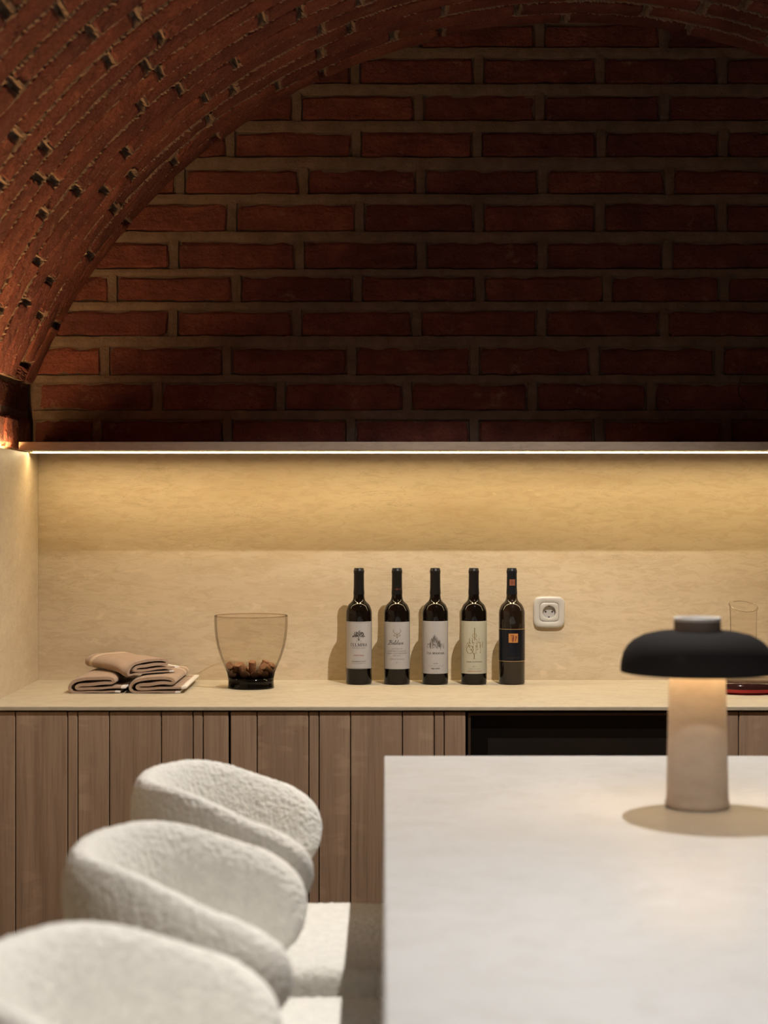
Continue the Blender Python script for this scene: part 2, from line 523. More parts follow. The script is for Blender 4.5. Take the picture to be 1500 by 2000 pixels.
# back wall bricks: top, bottom and head joints of every course, measured on the picture plane of the wall
COURSES = [
    (-24, 28, [700, 940, 1180, 1420]),
    (46, 94, [812, 1054, 1296]),
    (112, 165, [694, 935, 1172, 1411]),
    (185, 237, [580, 818, 1054, 1298]),
    (257, 308, [450, 696, 932, 1174, 1413]),
    (330, 380, [352, 593, 822, 1060, 1308]),
    (397, 453, [453, 702, 935, 1172, 1410]),
    (472, 526, [340, 585, 823, 1060, 1303]),
    (539, 590, [220, 462, 698, 938, 1186, 1415]),
    (606, 657, [338, 580, 814, 1058, 1297]),
    (678, 733, [205, 443, 687, 927, 1161, 1405]),
    (748, 802, [308, 548, 795, 1040, 1272]),
    (820, 874, [190, 444, 685, 926, 1170, 1420]),
]
def vault_z(x):
    t = VR ** 2 - (x - VX) ** 2
    return VZ + math.sqrt(t) if t > 0 else 0
mort = MB()
def mortar_bar(x0, x1, z0, z1, n, vertical=False, seed=0):
    """a raised rough bar of mortar filling a joint"""
    q = random.Random(seed)
    rows = []
    for i in range(n + 1):
        t = i / n
        if vertical:
            z = z0 + (z1 - z0) * t
            a, b = x0 - abs(q.gauss(0, .0012)), x1 + abs(q.gauss(0, .0012))
            y = YB - .0015 + q.gauss(0, .0008)
            rows.append([(a, YB + .012, z), (a + .002, y, z), ((a + b) / 2, y - .0008, z), (b - .002, y, z), (b, YB + .012, z)])
        else:
            x = x0 + (x1 - x0) * t
            w = .0018 * noise.noise(Vector((x * 14, seed * 3.1, 0)))
            a, b = z0 - abs(q.gauss(0, .001)) + w, z1 + abs(q.gauss(0, .001)) + w
            y = YB - .0025 + q.gauss(0, .0008)
            rows.append([(x, YB + .012, a), (x, y + .002, a + .003), (x, y - .001, (a + b) / 2), (x, y - .002, b - .0015), (x, YB + .012, b + .0012)])
    mort.grid(rows, smooth=False)

n_b = 0
for ci, (t, b, joints) in enumerate(COURSES):
    zt, zb = Z(t, YB), Z(b, YB)
    js = list(joints)
    while js[0] > 60: js.insert(0, js[0] - 240)
    while js[-1] < 1900: js.append(js[-1] + 240)
    for k in range(len(js) - 1):
        half0, half1 = 9.5, 9.5
        xa, xb = X(js[k] + half0, YB), X(js[k + 1] - half1, YB)
        xa = max(xa, X0 + .004)
        if xb - xa < .03 or xa > X1 - .1: continue
        zm = (zt + zb) / 2
        if max(vault_z(xa), vault_z(xb), vault_z((xa + xb) / 2)) < zb + .01 and (xa > VX) == (xb > VX): continue
        if ci == 0 and max(vault_z(xa), vault_z(xb)) < zb: continue
        o = obj('brick', brick_panel(xb - xa, zt - zb, .024, .0085, 100 + n_b, amp=.0040, tilt=.0028), M['wall_brick'], wall_back)
        o.location = ((xa + xb) / 2, YB + .003 - rng.uniform(0, .003), zm)
        o.rotation_euler = (math.pi / 2, 0, 0)
        n_b += 1
    for j in js:
        if X0 + .01 < X(j, YB) < X1 - .1:
            mortar_bar(X(j - 9, YB), X(j + 9, YB), zb - .004, zt + .004, 4, True, 7 * ci + j)
    if ci + 1 < len(COURSES):
        zn = Z(COURSES[ci + 1][0], YB)
        mortar_bar(X0 + .002, X1, zn - .0005, zb + .0005, 150, False, ci)
tag(obj('mortar', mort, M['wall_mortar'], wall_back), kind='stuff')

# left wall bricks under the vault, seen edge-on beside the light strip
for (z0, z1, face, offs) in ((1.487, 1.568, X0 - .001, 0.0), (1.586, SPRING - .004, X0 - .0095, .15)):
    y = YB - .004 - offs
    if offs:
        o = obj('brick', brick_panel(offs - .012, z1 - z0, .02, .006, 880, amp=.003), M['brick'], wall_left)
        o.location = (face, YB - .006 - offs / 2 + .004, (z0 + z1) / 2); o.rotation_euler = (math.pi / 2, 0, math.pi / 2)
    for k in range(8):
        ya, yb = y - .30, y
        o = obj('brick', brick_panel(yb - ya, z1 - z0, .02, .006, 900 + k + int(z0 * 100), amp=.003), M['brick'], wall_left)
        o.location = (face, (ya + yb) / 2, (z0 + z1) / 2)
        o.rotation_euler = (math.pi / 2, 0, math.pi / 2)
        y -= .318

# vault bricks: rings of bricks laid lengthways along the arch
RING, BW, PER, BL = 0.0965, 0.0855, 0.316, 0.300
variants = [mesh('vault_brick', brick_panel(BL, BW, .024, .006, 300 + k, curve=VR, amp=.0032), M['brick']) for k in range(14)]
rings = 61
rest = MB()                                   # brickwork beyond what the frame and its surroundings show
amin, amax = -math.asin((VX - X0) / VR) + .002, math.asin((VX - X0) / VR) - .002
vm = MB()
cnt = 0
ring_off = 0.0
for r in range(rings):
    yc = YB - .004 - RING * (r + .5)
    ring_off = (0.0 if r % 2 else PER / 2) + rng.uniform(-.05, .05)
    arc_min, arc_max = amin * VR, amax * VR
    s = arc_min + ring_off - PER
    if BL - (arc_min - s) < .07: s += PER - (arc_min - s)       # no sliver at the springing: start with a whole brick
    while s < arc_max:
        sa, sb = s, s + BL
        s += PER
        ca = max(sa, arc_min)
        if sb - ca < .015: continue
        # keep only what the camera, or one a step aside, could see
        vis = False
        for ss in (ca, (ca + sb) / 2, sb):
            an = ss / VR
            x, z = VX + VR * math.sin(an), VZ + VR * math.cos(an)
            px, py = 750 + x * F / yc, 1000 - (z - H) * F / yc
            if r < 25 and -330 < px < 1700 and py > -330: vis = True
        sb = min(sb, arc_max)
        if sb - ca < .015: continue
        if not vis:
            me = None
        elif sb - ca < BL - 1e-6:
            me = mesh('vault_brick', brick_panel(sb - ca, BW, .024, .006, 500 + r, curve=VR, amp=.0032), M['brick'])
        else:
            me = variants[rng.randrange(len(variants))]
        an = (ca + sb) / 2 / VR
        o = obj('brick', me, None, ceiling) if vis else None
        # local x = tangent, local y = along the vault, local z = towards the axis
        tx = Vector((math.cos(an), 0, -math.sin(an))); ty = Vector((0, 1, 0)); tz = Vector((-math.sin(an), 0, -math.cos(an)))
        m3 = Matrix((tx, -ty, tz)).transposed().to_4x4()
        rr = VR + rng.uniform(-.004, .003)
        m3.translation = Vector((VX + rr * math.sin(an), yc, VZ + rr * math.cos(an)))
        if not vis:
            bp = brick_panel(sb - ca, BW, .024, .006, 1000 + r * 20 + int(s * 3), curve=VR, amp=.0032)
            rest.add([m3 @ Vector(p) for p in bp.v], bp.f)
            continue
        o.matrix_local = m3
        o.rotation_euler.y += rng.uniform(-.006, .006)
        cnt += 1
        # mortar left sticking to the lower end of the brick
        for kk in range(3):
            y_a = yc + BW * (-.46 + .31 * kk); y_b = y_a + BW * .31
            rows = []
            for (so_, dr_) in ((-.0075, RS + .001), (-.0030 - rng.uniform(0, .0025), VR + .008 + rng.uniform(-.003, .004)), (-.0005, VR + .002 + rng.uniform(-.002, .001)), (.003 + rng.uniform(0, .005), VR + .0015 + rng.uniform(-.002, .003)), (.010, VR + .012)):
                a_ = (ca + so_) / VR
                rows.append([(VX + dr_ * math.sin(a_), y_a, VZ + dr_ * math.cos(a_)), (VX + dr_ * math.sin(a_), y_b, VZ + dr_ * math.cos(a_))])
            vm.grid(rows, smooth=False)
    # crumbly mortar in the joint between two rings
    for ye in ((yc - RING / 2),):
        n = 620 if r < 25 else 130
        m_hi = math.radians(30) if r < 25 else amax
        rows = []
        for i in range(n + 1):
            an = -a0 + (m_hi + a0) * i / n
            d = VR + .0030 + .0035 * noise.noise(Vector((an * 30, r * 2.7, 0))) + rng.gauss(0, .0016)
            w0, w1 = .0062 + rng.gauss(0, .0013), .0062 + rng.gauss(0, .0013)
            sx, cx = math.sin(an), math.cos(an)
            rows.append([(VX + (RS + .001) * sx, ye - w0 * .8, VZ + (RS + .001) * cx), (VX + d * sx, ye - w0 * .7, VZ + d * cx),
                         (VX + (d - .001) * sx, ye + w1 * .6, VZ + (d - .001) * cx), (VX + (RS + .001) * sx, ye + w1, VZ + (RS + .001) * cx)])
        vm.grid(rows, smooth=False)
tag(obj('mortar', vm, M['mortar'], ceiling), kind='stuff')
tag(obj('brickwork', rest, M['brick'], ceiling), kind='stuff')
print('bricks', n_b, cnt)

# ------------------------------------------------------------------ niche: panels, shelf, counter, cabinets
YP = 4.38                  # face of the stone backsplash
XP = -0.887                # face of the stone side panel
ZC = H - 0.431             # counter top
ZI = H - 0.431             # island top
SH0, SH1 = 1.4797, 1.500   # shelf underside and top
tag(obj('backsplash_panel', MB().box(XP, X1, YP, YB - .001, ZC - .010, SH0 - .001), M['trav']),
    'beige travertine backsplash slab behind the wine bottles, washed by shelf light', 'backsplash')
tag(obj('side_panel', MB().box(X0 + .009, XP, 0.6, YP, 0.0, SH0 - .001, .0008), M['trav_side']),
    'beige stone side panel lining the left end of the niche', 'panel')

shelf = thing('wall_shelf', 'long thin shelf under the brick wall with light strip beneath', 'shelf', (0, 4.135, SH0))
def off(mbx, o):
    mbx.v = [(x - o[0], y - o[1], z - o[2]) for x, y, z in mbx.v]
    return mbx
so = (0, 4.135, SH0)
sb = MB()
LY0, LY1 = 4.249, 4.261    # light slot
sb.box(XP + .002, X1 - .005, 4.135, LY0, SH0, SH1, .0008)
sb.box(XP + .002, X1 - .005, LY1, YB - .008, SH0, SH1, .0008)
sb.box(XP + .002, X1 - .005, LY1, LY1 + .008, SH0 - .0036, SH0 + .001)  # lip added behind the strip to keep its glow off the wall top
sb.box(XP + .002, X1 - .005, LY0, LY1, SH0 + .004, SH1)
obj('board', off(sb, so), M['shelf'], shelf)
obj('light_strip', off(MB().box(XP + .012, X1 - .01, LY0 + .0005, LY1 - .0005, SH0 - .0026, SH0 + .0038), so), M['shelf_led'], shelf)
tag(obj('wall_light_strip', MB().box(X0 - .0005, X0 + .0085, 2.2, 4.128, SH0 - .011, SH0 - .007), M['wall_led']),
    'glowing light strip on top of the left side panel, washing the vault', 'light')

tag(obj('counter_top', MB().box(XP, X1, 3.781, YP, ZC - .0092, ZC, .0012), M['counter']),
    'pale stone counter top with fine grain carrying bottles, towels and glass bowl', 'counter')

YF = 3.786
ZT = 0.8862
def cabinet(x0, x1, doors, label):
    """doors: list of lists of pixel joints (left edge ... right edge)"""
    t = thing('base_cabinet', label, 'cabinet', ((x0 + x1) / 2, YF, 0))
    o0 = t.location
    cb = MB()
    cb.box(x0, x1, YF + .034, YP - .01, 0.10, ZC - .0095)
    obj('carcass', off(cb, o0), M['carcass'], t)
    obj('plinth', off(MB().box(x0, x1, YF + .07, YP - .02, 0.0, 0.10), o0), M['carcass'], t)
    for js in doors:
        a, b = X(js[0], YF), X(js[-1], YF)
        d = obj('door', off(MB().box(a + .002, b - .002, YF + .012, YF + .033, .105, ZT - .003), o0), M['carcass'], t)
        for k in range(len(js) - 1):
            pa, pb = X(js[k], YF) + .0011, X(js[k + 1], YF) - .0011
            if k == 0: pa += .0012
            if k == len(js) - 2: pb -= .0012
            pl = obj('plank', off(MB().box(pa, pb, YF, YF + .0118, .105, ZT, .0012), ((pa + pb) / 2, YF, .105)), M['wood'], d)
            pl.location = ((pa + pb) / 2 - o0[0], 0, .105)
    return t
xl = 750 + XP * F / YF + 3
cabinet(XP + .002, X(911, YF), [[xl, 30, 132, 152, 213.5, 315, 377, 396.5, 448], [448.6, 502, 603, 623, 684.5, 786, 848, 867.5, 911]],
        'brown wood base cabinet of vertical planks left of the black wine cooler')
cabinet(X(1409, YF), X1 - .01, [[1409, 1443, 1504, 1606, 1626, 1688, 1790, 1810, 1860], [1861, 1922, 2023, 2043, 2105, 2206, 2268, 2340]],
        'brown wood base cabinet of vertical planks right of the black wine cooler')

wc = thing('wine_cooler', 'built-in wine cooler with black glass door and thin bronze frame', 'cooler', (X(1160, YF), YF, 0))
wo = wc.location
wx0, wx1 = X(914, YF), X(1406, YF)
obj('body', off(MB().box(wx0, wx1, YF + .03, YP - .02, .02, ZT - .002), wo), M['carcass'], wc)
fr = MB()
fr.box(wx0 + .0005, wx0 + .006, YF + .002, YF + .028, .105, ZT - .002)
fr.box(wx1 - .006, wx1 - .0005, YF + .002, YF + .028, .105, ZT - .002)
fr.box(wx0 + .006, wx1 - .006, YF + .002, YF + .028, ZT - .008, ZT - .002)
fr.box(wx0 + .006, wx1 - .006, YF + .002, YF + .028, .105, .111)
dr = obj('door', off(MB().box(wx0 + .007, wx1 - .007, YF + .012, YF + .028, .112, ZT - .009), wo), M['black_glass'], wc)
obj('door_frame', off(fr, wo), M['bronze'], wc)
obj('glass_reflection', off(MB().box(wx0 + .045, wx1 - .08, YF + .0114, YF + .0122, Z(1476, YF), Z(1443, YF)), wo),
    plain('reflection_tint', (0.012, 0.010, 0.009), .3), dr).parent = dr  # paler patch on the black glass, painted in place of a reflection

# socket
def rsq(hw, n_exp, n, r=None):
    out = []
    for i in range(n):
        a = 2 * math.pi * (i + .5) / n
        c, s_ = math.cos(a), math.sin(a)
        k = (abs(c) ** n_exp + abs(s_) ** n_exp) ** (-1 / n_exp)
        out.append((hw * k * c, hw * k * s_))
    return out
sk = thing('wall_socket', 'white round-cornered power socket on the stone backsplash right of bottles', 'socket', (X(1072.5, YP - .008), YP, Z(1195.5, YP - .008)))
n = 64
o_ = rsq(.0405, 5.2, n); i_ = rsq(.0246, 5.5, n)
def ringrow(pts, k, y): return [(x * k, y, z * k) for x, z in pts]
mbk = MB()
mbk.grid([ringrow(o_, .97, -.0003), ringrow(o_, 1.0, -.003), ringrow(o_, .985, -.0075), ringrow(o_, .94, -.0098), ringrow(o_, .85, -.0106), ringrow(i_, 1.03, -.0108), ringrow(i_, 1.0, -.010), ringrow(i_, 1.0, -.0003)], close_v=True)
obj('frame', mbk, M['white_plastic'], sk)
circ = [(.0166 * math.cos(2 * math.pi * (i + .5) / n), .0166 * math.sin(2 * math.pi * (i + .5) / n)) for i in range(n)]
mbk = MB()
mbk.grid([ringrow(i_, .975, -.0003), ringrow(i_, .975, -.0104), ringrow(i_, .955, -.0110), ringrow(circ, 1.03, -.0110), ringrow(circ, 1.0, -.0106), ringrow(circ, .97, -.0016)], close_v=True)
mbk.add([(x * .97, -.0016, z * .97) for x, z in circ], [tuple(range(n))])
obj('insert', mbk, M['white_plastic'], sk)
mbk = MB()
for s_ in (-1, 1): mbk.tube((s_ * .0083, -.0022, .0005), (s_ * .0083, -.0012, .0005), .0022, 16)
mbk.tube((0, -.0022, -.0128), (0, -.0012, -.0128), .0017, 12)
obj('pin_holes', mbk, M['hole'], sk)
for s_ in (-1, 1):
    obj('earth_clip', MB().box(min(s_ * .0145, s_ * .0178), max(s_ * .0145, s_ * .0178), -.0112, -.003, -.0016, .0016, .0003), M['steel'], sk)
obj('screw', MB().tube((0, -.0022, .0152), (0, -.0105, .0152), .0013, 10), M['hole'], sk)

# ------------------------------------------------------------------ prints for the bottle labels
def text_polys(body, size, shear=0.0, bold=0.0, space=1.0):
    cu = bpy.data.curves.new('tmp', 'FONT')
    cu.body = body; cu.size = size; cu.align_x = 'CENTER'; cu.align_y = 'CENTER'
    cu.shear = shear; cu.offset = bold; cu.resolution_u = 3; cu.space_character = space
    o = bpy.data.objects.new('tmp', cu); COL.objects.link(o)
    dg = bpy.context.evaluated_depsgraph_get()
    me = bpy.data.meshes.new_from_object(o.evaluated_get(dg))
    v = [(p.co.x, p.co.y) for p in me.vertices]
    f = [tuple(p.vertices) for p in me.polygons]
    bpy.data.objects.remove(o); bpy.data.curves.remove(cu); bpy.data.meshes.remove(me)
    return v, f

class Print:
    """flat print in label coordinates (metres right of and above the label centre)"""
    def __init__(s): s.v = []; s.f = []
    def poly(s, v, f):
        o = len(s.v); s.v += v; s.f += [tuple(i + o for i in q) for q in f]
    def text(s, body, u, v, width, height=None, **kw):
        pv, pf = text_polys(body, 1.0, **kw)
        x0, x1 = min(p[0] for p in pv), max(p[0] for p in pv)
        y0, y1 = min(p[1] for p in pv), max(p[1] for p in pv)
        k = width / (x1 - x0)
        ky = k if height is None else height / (y1 - y0)
        cx, cy = (x0 + x1) / 2, (y0 + y1) / 2
        s.poly([((x - cx) * k + u, (y - cy) * ky + v) for x, y in pv], pf)
    def stroke(s, pts, w0, w1=None):
        w1 = w0 if w1 is None else w1
        n = len(pts)
        vv = []
        for i, (x, y) in enumerate(pts):
            a = pts[max(0, i - 1)]; b = pts[min(n - 1, i + 1)]
            dx, dy = b[0] - a[0], b[1] - a[1]
            L = math.hypot(dx, dy) or 1
            w = (w0 + (w1 - w0) * i / max(1, n - 1)) / 2
            vv += [(x - dy / L * w, y + dx / L * w), (x + dy / L * w, y - dx / L * w)]
        s.poly(vv, [(2 * i, 2 * i + 1, 2 * i + 3, 2 * i + 2) for i in range(n - 1)])
    def disc(s, u, v, r, n=8):
        s.poly([(u + r * math.cos(2 * math.pi * i / n), v + r * math.sin(2 * math.pi * i / n)) for i in range(n)], [tuple(range(n))])
    def rect(s, u0, u1, v0, v1, n=1):
        pts = []
        for i in range(n + 1):
            u = u0 + (u1 - u0) * i / n
            pts += [(u, v0), (u, v1)]
        s.poly(pts, [(2 * i, 2 * i + 2, 2 * i + 3, 2 * i + 1) for i in range(n)])
    def build(s, name, mat, parent, R, z, lift):
        """wrap on a cylinder of radius R about the local z axis, front towards -y"""
        mb = MB()
        r = R + lift
        mb.add([(r * math.sin(u / R), -r * math.cos(u / R), z + v) for u, v in s.v], s.f, False)
        return tag(obj(name, mb, mat, parent, recalc=False), kind='stuff')

# serif capitals as strokes in a unit box
def serif(pr, ch, x, y, w, h, t):
    """draw ch with its lower-left corner at x, y"""
    th = t * .45
    def st(x0, y0, x1, y1, ww): pr.stroke([(x + x0 * w, y + y0 * h), (x + x1 * w, y + y1 * h)], ww)
    def sf(cx, cy, half=.16): pr.stroke([(x + (cx - half) * w, y + cy * h), (x + (cx + half) * w, y + cy * h)], th * .8)
    def arc(cx, cy, rx, ry, a0, a1, ww0, ww1=None, nn=18):
        pr.stroke([(x + (cx + rx * math.cos(math.radians(a0 + (a1 - a0) * i / nn))) * w, y + (cy + ry * math.sin(math.radians(a0 + (a1 - a0) * i / nn))) * h) for i in range(nn + 1)], ww0, ww1)
    if ch == 'I': st(.5, 0, .5, 1, t); sf(.5, 0, .35); sf(.5, 1, .35)
    elif ch == 'J': st(.5, .12, .5, 1, t); sf(.5, 1, .4); arc(.2, .12, .3, .22, 0, -90, t, th)
    elif ch == 'L': st(.2, 0, .2, 1, t); st(.2, .02, .9, .02, th); st(.9, 0, .92, .22, th); sf(.2, 1); sf(.2, 0)
    elif ch == 'T': st(.5, 0, .5, 1, t); st(.05, .98, .95, .98, th); sf(.5, 0, .2); st(.05, .98, .05, .8, th); st(.95, .98, .95, .8, th)
    elif ch == 'H': st(.15, 0, .15, 1, t); st(.85, 0, .85, 1, t); st(.15, .52, .85, .52, th); [sf(a, b) for a in (.15, .85) for b in (0, 1)]
    elif ch == 'N': st(.15, 0, .15, 1, th); st(.15, 1, .85, 0, t); st(.85, 0, .85, 1, th); sf(.15, 0); sf(.85, 1); sf(.1, 1, .12)
    elif ch == 'M': st(.1, 0, .1, 1, th); st(.1, 1, .5, .05, t); st(.5, .05, .9, 1, th); st(.9, 0, .9, 1, t); sf(.1, 0, .13); sf(.9, 0, .13); sf(.05, 1, .1); sf(.95, 1, .1)
    elif ch == 'A': st(.08, 0, .5, 1, th); st(.5, 1, .92, 0, t); st(.25, .38, .75, .38, th); sf(.08, 0); sf(.92, 0)
    elif ch == 'Y': st(.5, 0, .5, .48, t); st(.5, .46, .08, 1, t); st(.5, .46, .92, 1, th); sf(.5, 0, .2); sf(.08, 1); sf(.92, 1)
    elif ch == 'U': st(.15, .3, .15, 1, t); st(.85, .3, .85, 1, th); arc(.5, .3, .35, .3, 180, 360, t, th); sf(.15, 1); sf(.85, 1)
    elif ch == 'C': arc(.55, .5, .45, .5, 50, 180, th, t); arc(.55, .5, .45, .5, 180, 310, t, th); st(.85, .95, .88, .68, th)
    elif ch == 'G': serif(pr, 'C', x, y, w, h, t); st(.86, .05, .86, .42, t); sf(.86, .42, .2)
    elif ch == 'F': st(.2, 0, .2, 1, t); st(.2, .98, .9, .98, th); st(.2, .52, .7, .52, th); st(.9, 1, .9, .78, th); sf(.2, 0)
    elif ch == 'O':
        for k in range(4): arc(.5, .5, .47, .5, k * 90, k * 90 + 90, *((t, th) if k % 2 == 0 else (th, t)))

def serif_line(pr, word, u, v, width, h, t, gap=.22, small=None):
    ws = {'I': .45, 'M': 1.25, 'O': 1.05, ' ': .5}
    tot = sum(ws.get(c, .85) for c in word) + gap * (len(word) - 1)
    k = width / tot
    x = u - width / 2
    for i, c in enumerate(word):
        w = ws.get(c, .85) * k
        hh = h if small is None or i in small else h * .82
        if c != ' ': serif(pr, c, x, v - h / 2, w, hh, t)
        x += w + gap * k

# ------------------------------------------------------------------ wine bottles
BD = 4.282
SC = BD / F                       # metres per pixel at the bottles
RB = 25.4 * SC
def bottle_prof():
    zb = lambda py: (1338.3 - py) * SC
    pr = [(0, .010), (.010, .009), (.022, .002), (RB - .006, 0), (RB - .002, .0012), (RB, .004)]
    pr += [(RB, zb(1206)), (RB * .998, zb(1200)), (RB * .985, zb(1196.4)), (RB * .96, zb(1193.2)), (RB * .915, zb(1189.8)), (RB * .855, zb(1186.0)),
           (RB * .79, zb(1183.2)), (RB * .70, zb(1180.95)), (RB * .60, zb(1178.5)), (RB * .515, zb(1176.2)), (RB * .455, zb(1173.2)), (RB * .422, zb(1168.6)), (RB * .41, zb(1164))]
    return pr, zb
def make_bottle(px, label, glass, foil):
    pr, zb = bottle_prof()
    t = thing('wine_bottle', label, 'bottle', (X(px, BD), BD, ZC), 0, 'row of red wine bottles')
    full = pr + [(RB * .395, zb(1150)), (RB * .38, zb(1121)), (0, zb(1121))]
    obj('body', MB().lathe(full, 64), glass, t)
    r0 = RB * .41 + .0003
    cap = [(r0, zb(1163.5)), (r0 + .0001, zb(1160)), (RB * .398, zb(1150)), (RB * .388, zb(1124)), (RB * .40, zb(1122)), (RB * .408, zb(1119.5)),
           (RB * .408, zb(1116.5)), (RB * .375, zb(1115.6)), (RB * .37, zb(1113)), (RB * .35, zb(1112.2)), (0, zb(1112))]
    c = obj('capsule', MB().lathe(cap, 40), foil, t)
    return t, c, zb
def label_part(t, z0, z1, half, mat):
    rows = []
    r = RB + .0003
    n = 32
    mb = MB()
    mb.grid([[(r * math.sin(a), -r * math.cos(a), z) for a in [half * (2 * i / n - 1) for i in range(n + 1)]] for z in (z0, z1)])
    return obj('label', mb, mat, t, recalc=False)

PX = SC                                  # one picture pixel on the label, in metres
HALF = math.radians(74)
# 1: tree emblem
t, c, zb = make_bottle(701, 'wine bottle with tree emblem over a striped white label, leftmost in the row', M['bottle'], M['foil'])
lb = label_part(t, zb(1307), zb(1215.5), HALF, M['paper'])
zc = zb(1261)
def V(py): return (1261 - py) * PX
st = Print()
for i in range(-9, 10): st.rect(i * 3.3 * PX - .00010, i * 3.3 * PX + .00010, V(1306), V(1216))
st.build('stripe_print', M['ink_stripe'], lb, RB, zc, .00042)
ik = Print()
serif_line(ik, 'CULMINA', 0, V(1260.3), 33 * PX, 5.8 * PX, 1.0 * PX)
ik.text('OKANAGAN VALLEY', 0, V(1292.5), 29 * PX, 2.0 * PX, bold=.004)
for vv in (1217.3, 1306): ik.rect(-25 * PX, 25 * PX, V(vv) - .0002, V(vv) + .0002, 16)
q = random.Random(5)
gy = Print()
for i in range(120):
    a = q.uniform(0, math.pi); rr = q.uniform(.15, 1)
    u = math.cos(a) * rr * 12; v = 1244 - math.sin(a) * rr * 11 + abs(u) * .12
    (ik if i % 3 == 0 else gy).disc(u * PX, V(v), q.uniform(.6, 1.3) * PX, 7)
for a, b in (((0, 1252), (-5, 1244)), ((0, 1252), (5, 1244)), ((0, 1251), (0, 1242)), ((-1, 1250), (-8, 1247)), ((1, 1250), (8, 1247))):
    gy.stroke([(a[0] * PX, V(a[1])), (b[0] * PX, V(b[1]))], 1.0 * PX, .6 * PX)
ik.stroke([(0, V(1244)), (0, V(1252.5))], 1.3 * PX)
ik.stroke([(-4.5 * PX, V(1252.8)), (4.5 * PX, V(1252.8))], .9 * PX)
gy.text('FAMILY ESTATE WINERY', 0, V(1266.5), 28 * PX, 1.5 * PX)
gy.text('BRITISH COLUMBIA VQA', 0, V(1296.4), 27 * PX, 1.4 * PX)
gy.text('VQA', 20 * PX, V(1223.5), 4 * PX, 1.4 * PX)
ik.build('print', M['ink'], lb, RB, zc, .0005)
gy.build('grey_print', M['ink_grey'], lb, RB, zc, .00046)
rd = Print(); rd.text('HYPOTHESIS', 0, V(1280.8), 20 * PX, 2.2 * PX, bold=.012)
rd.build('red_print', M['ink_red'], lb, RB, zc, .0005)

# 2: antler emblem, script name
t, c, zb = make_bottle(775.3, 'wine bottle with gold antler emblem and script name, second from left', M['bottle'], M['foil'])
lb = label_part(t, zb(1307.5), zb(1216), HALF, M['paper'])
st = Print()
for i in range(-8, 9): st.rect(i * 3.6 * PX - .00010, i * 3.6 * PX + .00010, V(1307), V(1216.5))
st.build('stripe_print', M['ink_stripe'], lb, RB, zc, .00042)
sc_ = Print()
def script(pr, u0, v0, k):
    """cursive name drawn with slanted pen strokes; unit = one x-height"""
    def S_(pts, w0, w1=None):
        out = []
        # Catmull-Rom through the points
        q_ = [pts[0]] + pts + [pts[-1]]
        for i in range(1, len(q_) - 2):
            p0, p1, p2, p3 = q_[i - 1:i + 3]
            for s in range(6):
                t_ = s / 6
                out.append(tuple(.5 * ((2 * p1[a]) + (-p0[a] + p2[a]) * t_ + (2 * p0[a] - 5 * p1[a] + 4 * p2[a] - p3[a]) * t_ ** 2 + (-p0[a] + 3 * p1[a] - 3 * p2[a] + p3[a]) * t_ ** 3) for a in (0, 1)))
        out.append(pts[-1])
        pr.stroke([((x + .35 * y) * k + u0, y * k + v0) for x, y in out], w0 * k, (w0 if w1 is None else w1) * k)
    def a_(x):
        S_([(x + .75, .85), (x + .4, 1.0), (x + .05, .55), (x + .2, .05), (x + .6, .3), (x + .85, 1.0)], .16)
        S_([(x + .85, 1.0), (x + .75, .2), (x + 1.0, .05), (x + 1.3, .45)], .26, .12)
    def c_(x): S_([(x + .65, .85), (x + .4, 1.0), (x + .08, .5), (x + .3, .03), (x + .75, .4)], .22, .12)
    S_([(-.9, 1.7), (-.5, 2.2), (.3, 2.3)], .14)                                   # B
    S_([(.35, 2.2), (.15, 1.0), (-.1, .1), (-.7, -.05), (-.9, .3)], .36, .2)
    S_([(.0, 1.9), (.7, 2.3), (1.3, 1.95), (1.0, 1.4), (.4, 1.2)], .18, .14)
    S_([(.4, 1.2), (1.2, 1.15), (1.45, .6), (1.0, .05), (.3, .05)], .26, .14)
    a_(1.65)
    S_([(2.85, .3), (3.3, 1.6), (3.4, 2.2), (3.15, 2.1), (3.0, .6), (3.2, .03), (3.6, .4)], .2)   # l
    S_([(4.3, .85), (4.0, 1.0), (3.65, .5), (3.8, .05), (4.25, .35), (4.5, 1.1)], .18)           # d
    S_([(4.65, 2.3), (4.45, 1.0), (4.45, .15), (4.9, .3)], .28, .12)
    a_(4.95); c_(6.25); c_(6.95)
    S_([(7.65, .95), (7.6, .2), (7.85, .05), (8.2, .4)], .26, .12); S_([(7.75, 1.35), (7.8, 1.5)], .24)
script(sc_, -16.5 * PX, V(1259.6), 3.55 * PX)
sc_.build('script_print', M['ink'], lb, RB, zc, .0005)
gd = Print()
for s_ in (-1, 1):
    gd.stroke([(0, V(1241.5)), (s_ * 3 * PX, V(1239.5)), (s_ * 6 * PX, V(1236.5)), (s_ * 7.2 * PX, V(1233)), (s_ * 5.2 * PX, V(1230))], 1.1 * PX, .6 * PX)
    gd.stroke([(s_ * 7 * PX, V(1234.5)), (s_ * 8.4 * PX, V(1233))], .9 * PX, .4 * PX)
    gd.stroke([(-s_ * .5 * PX, V(1243)), (s_ * 2.5 * PX, V(1243.5)), (s_ * 6 * PX, V(1242))], .8 * PX, .6 * PX)
    gd.disc(s_ * 5.8 * PX, V(1242), 1.1 * PX, 6)
    gd.stroke([(s_ * .8 * PX, V(1236)), (s_ * 1.1 * PX, V(1238.5)), (0, V(1240))], .4 * PX)
gd.disc(0, V(1246), 1.5 * PX, 3)
gd.poly([(-1.6 * PX, V(1244.6)), (1.6 * PX, V(1244.6)), (0, V(1248.3))], [(2, 1, 0)])
gd.build('gold_print', M['ink_gold'], lb, RB, zc, .0005)
gy = Print()
gy.text('ESTATE GROWN', 0, V(1268.2), 21 * PX, 1.7 * PX)
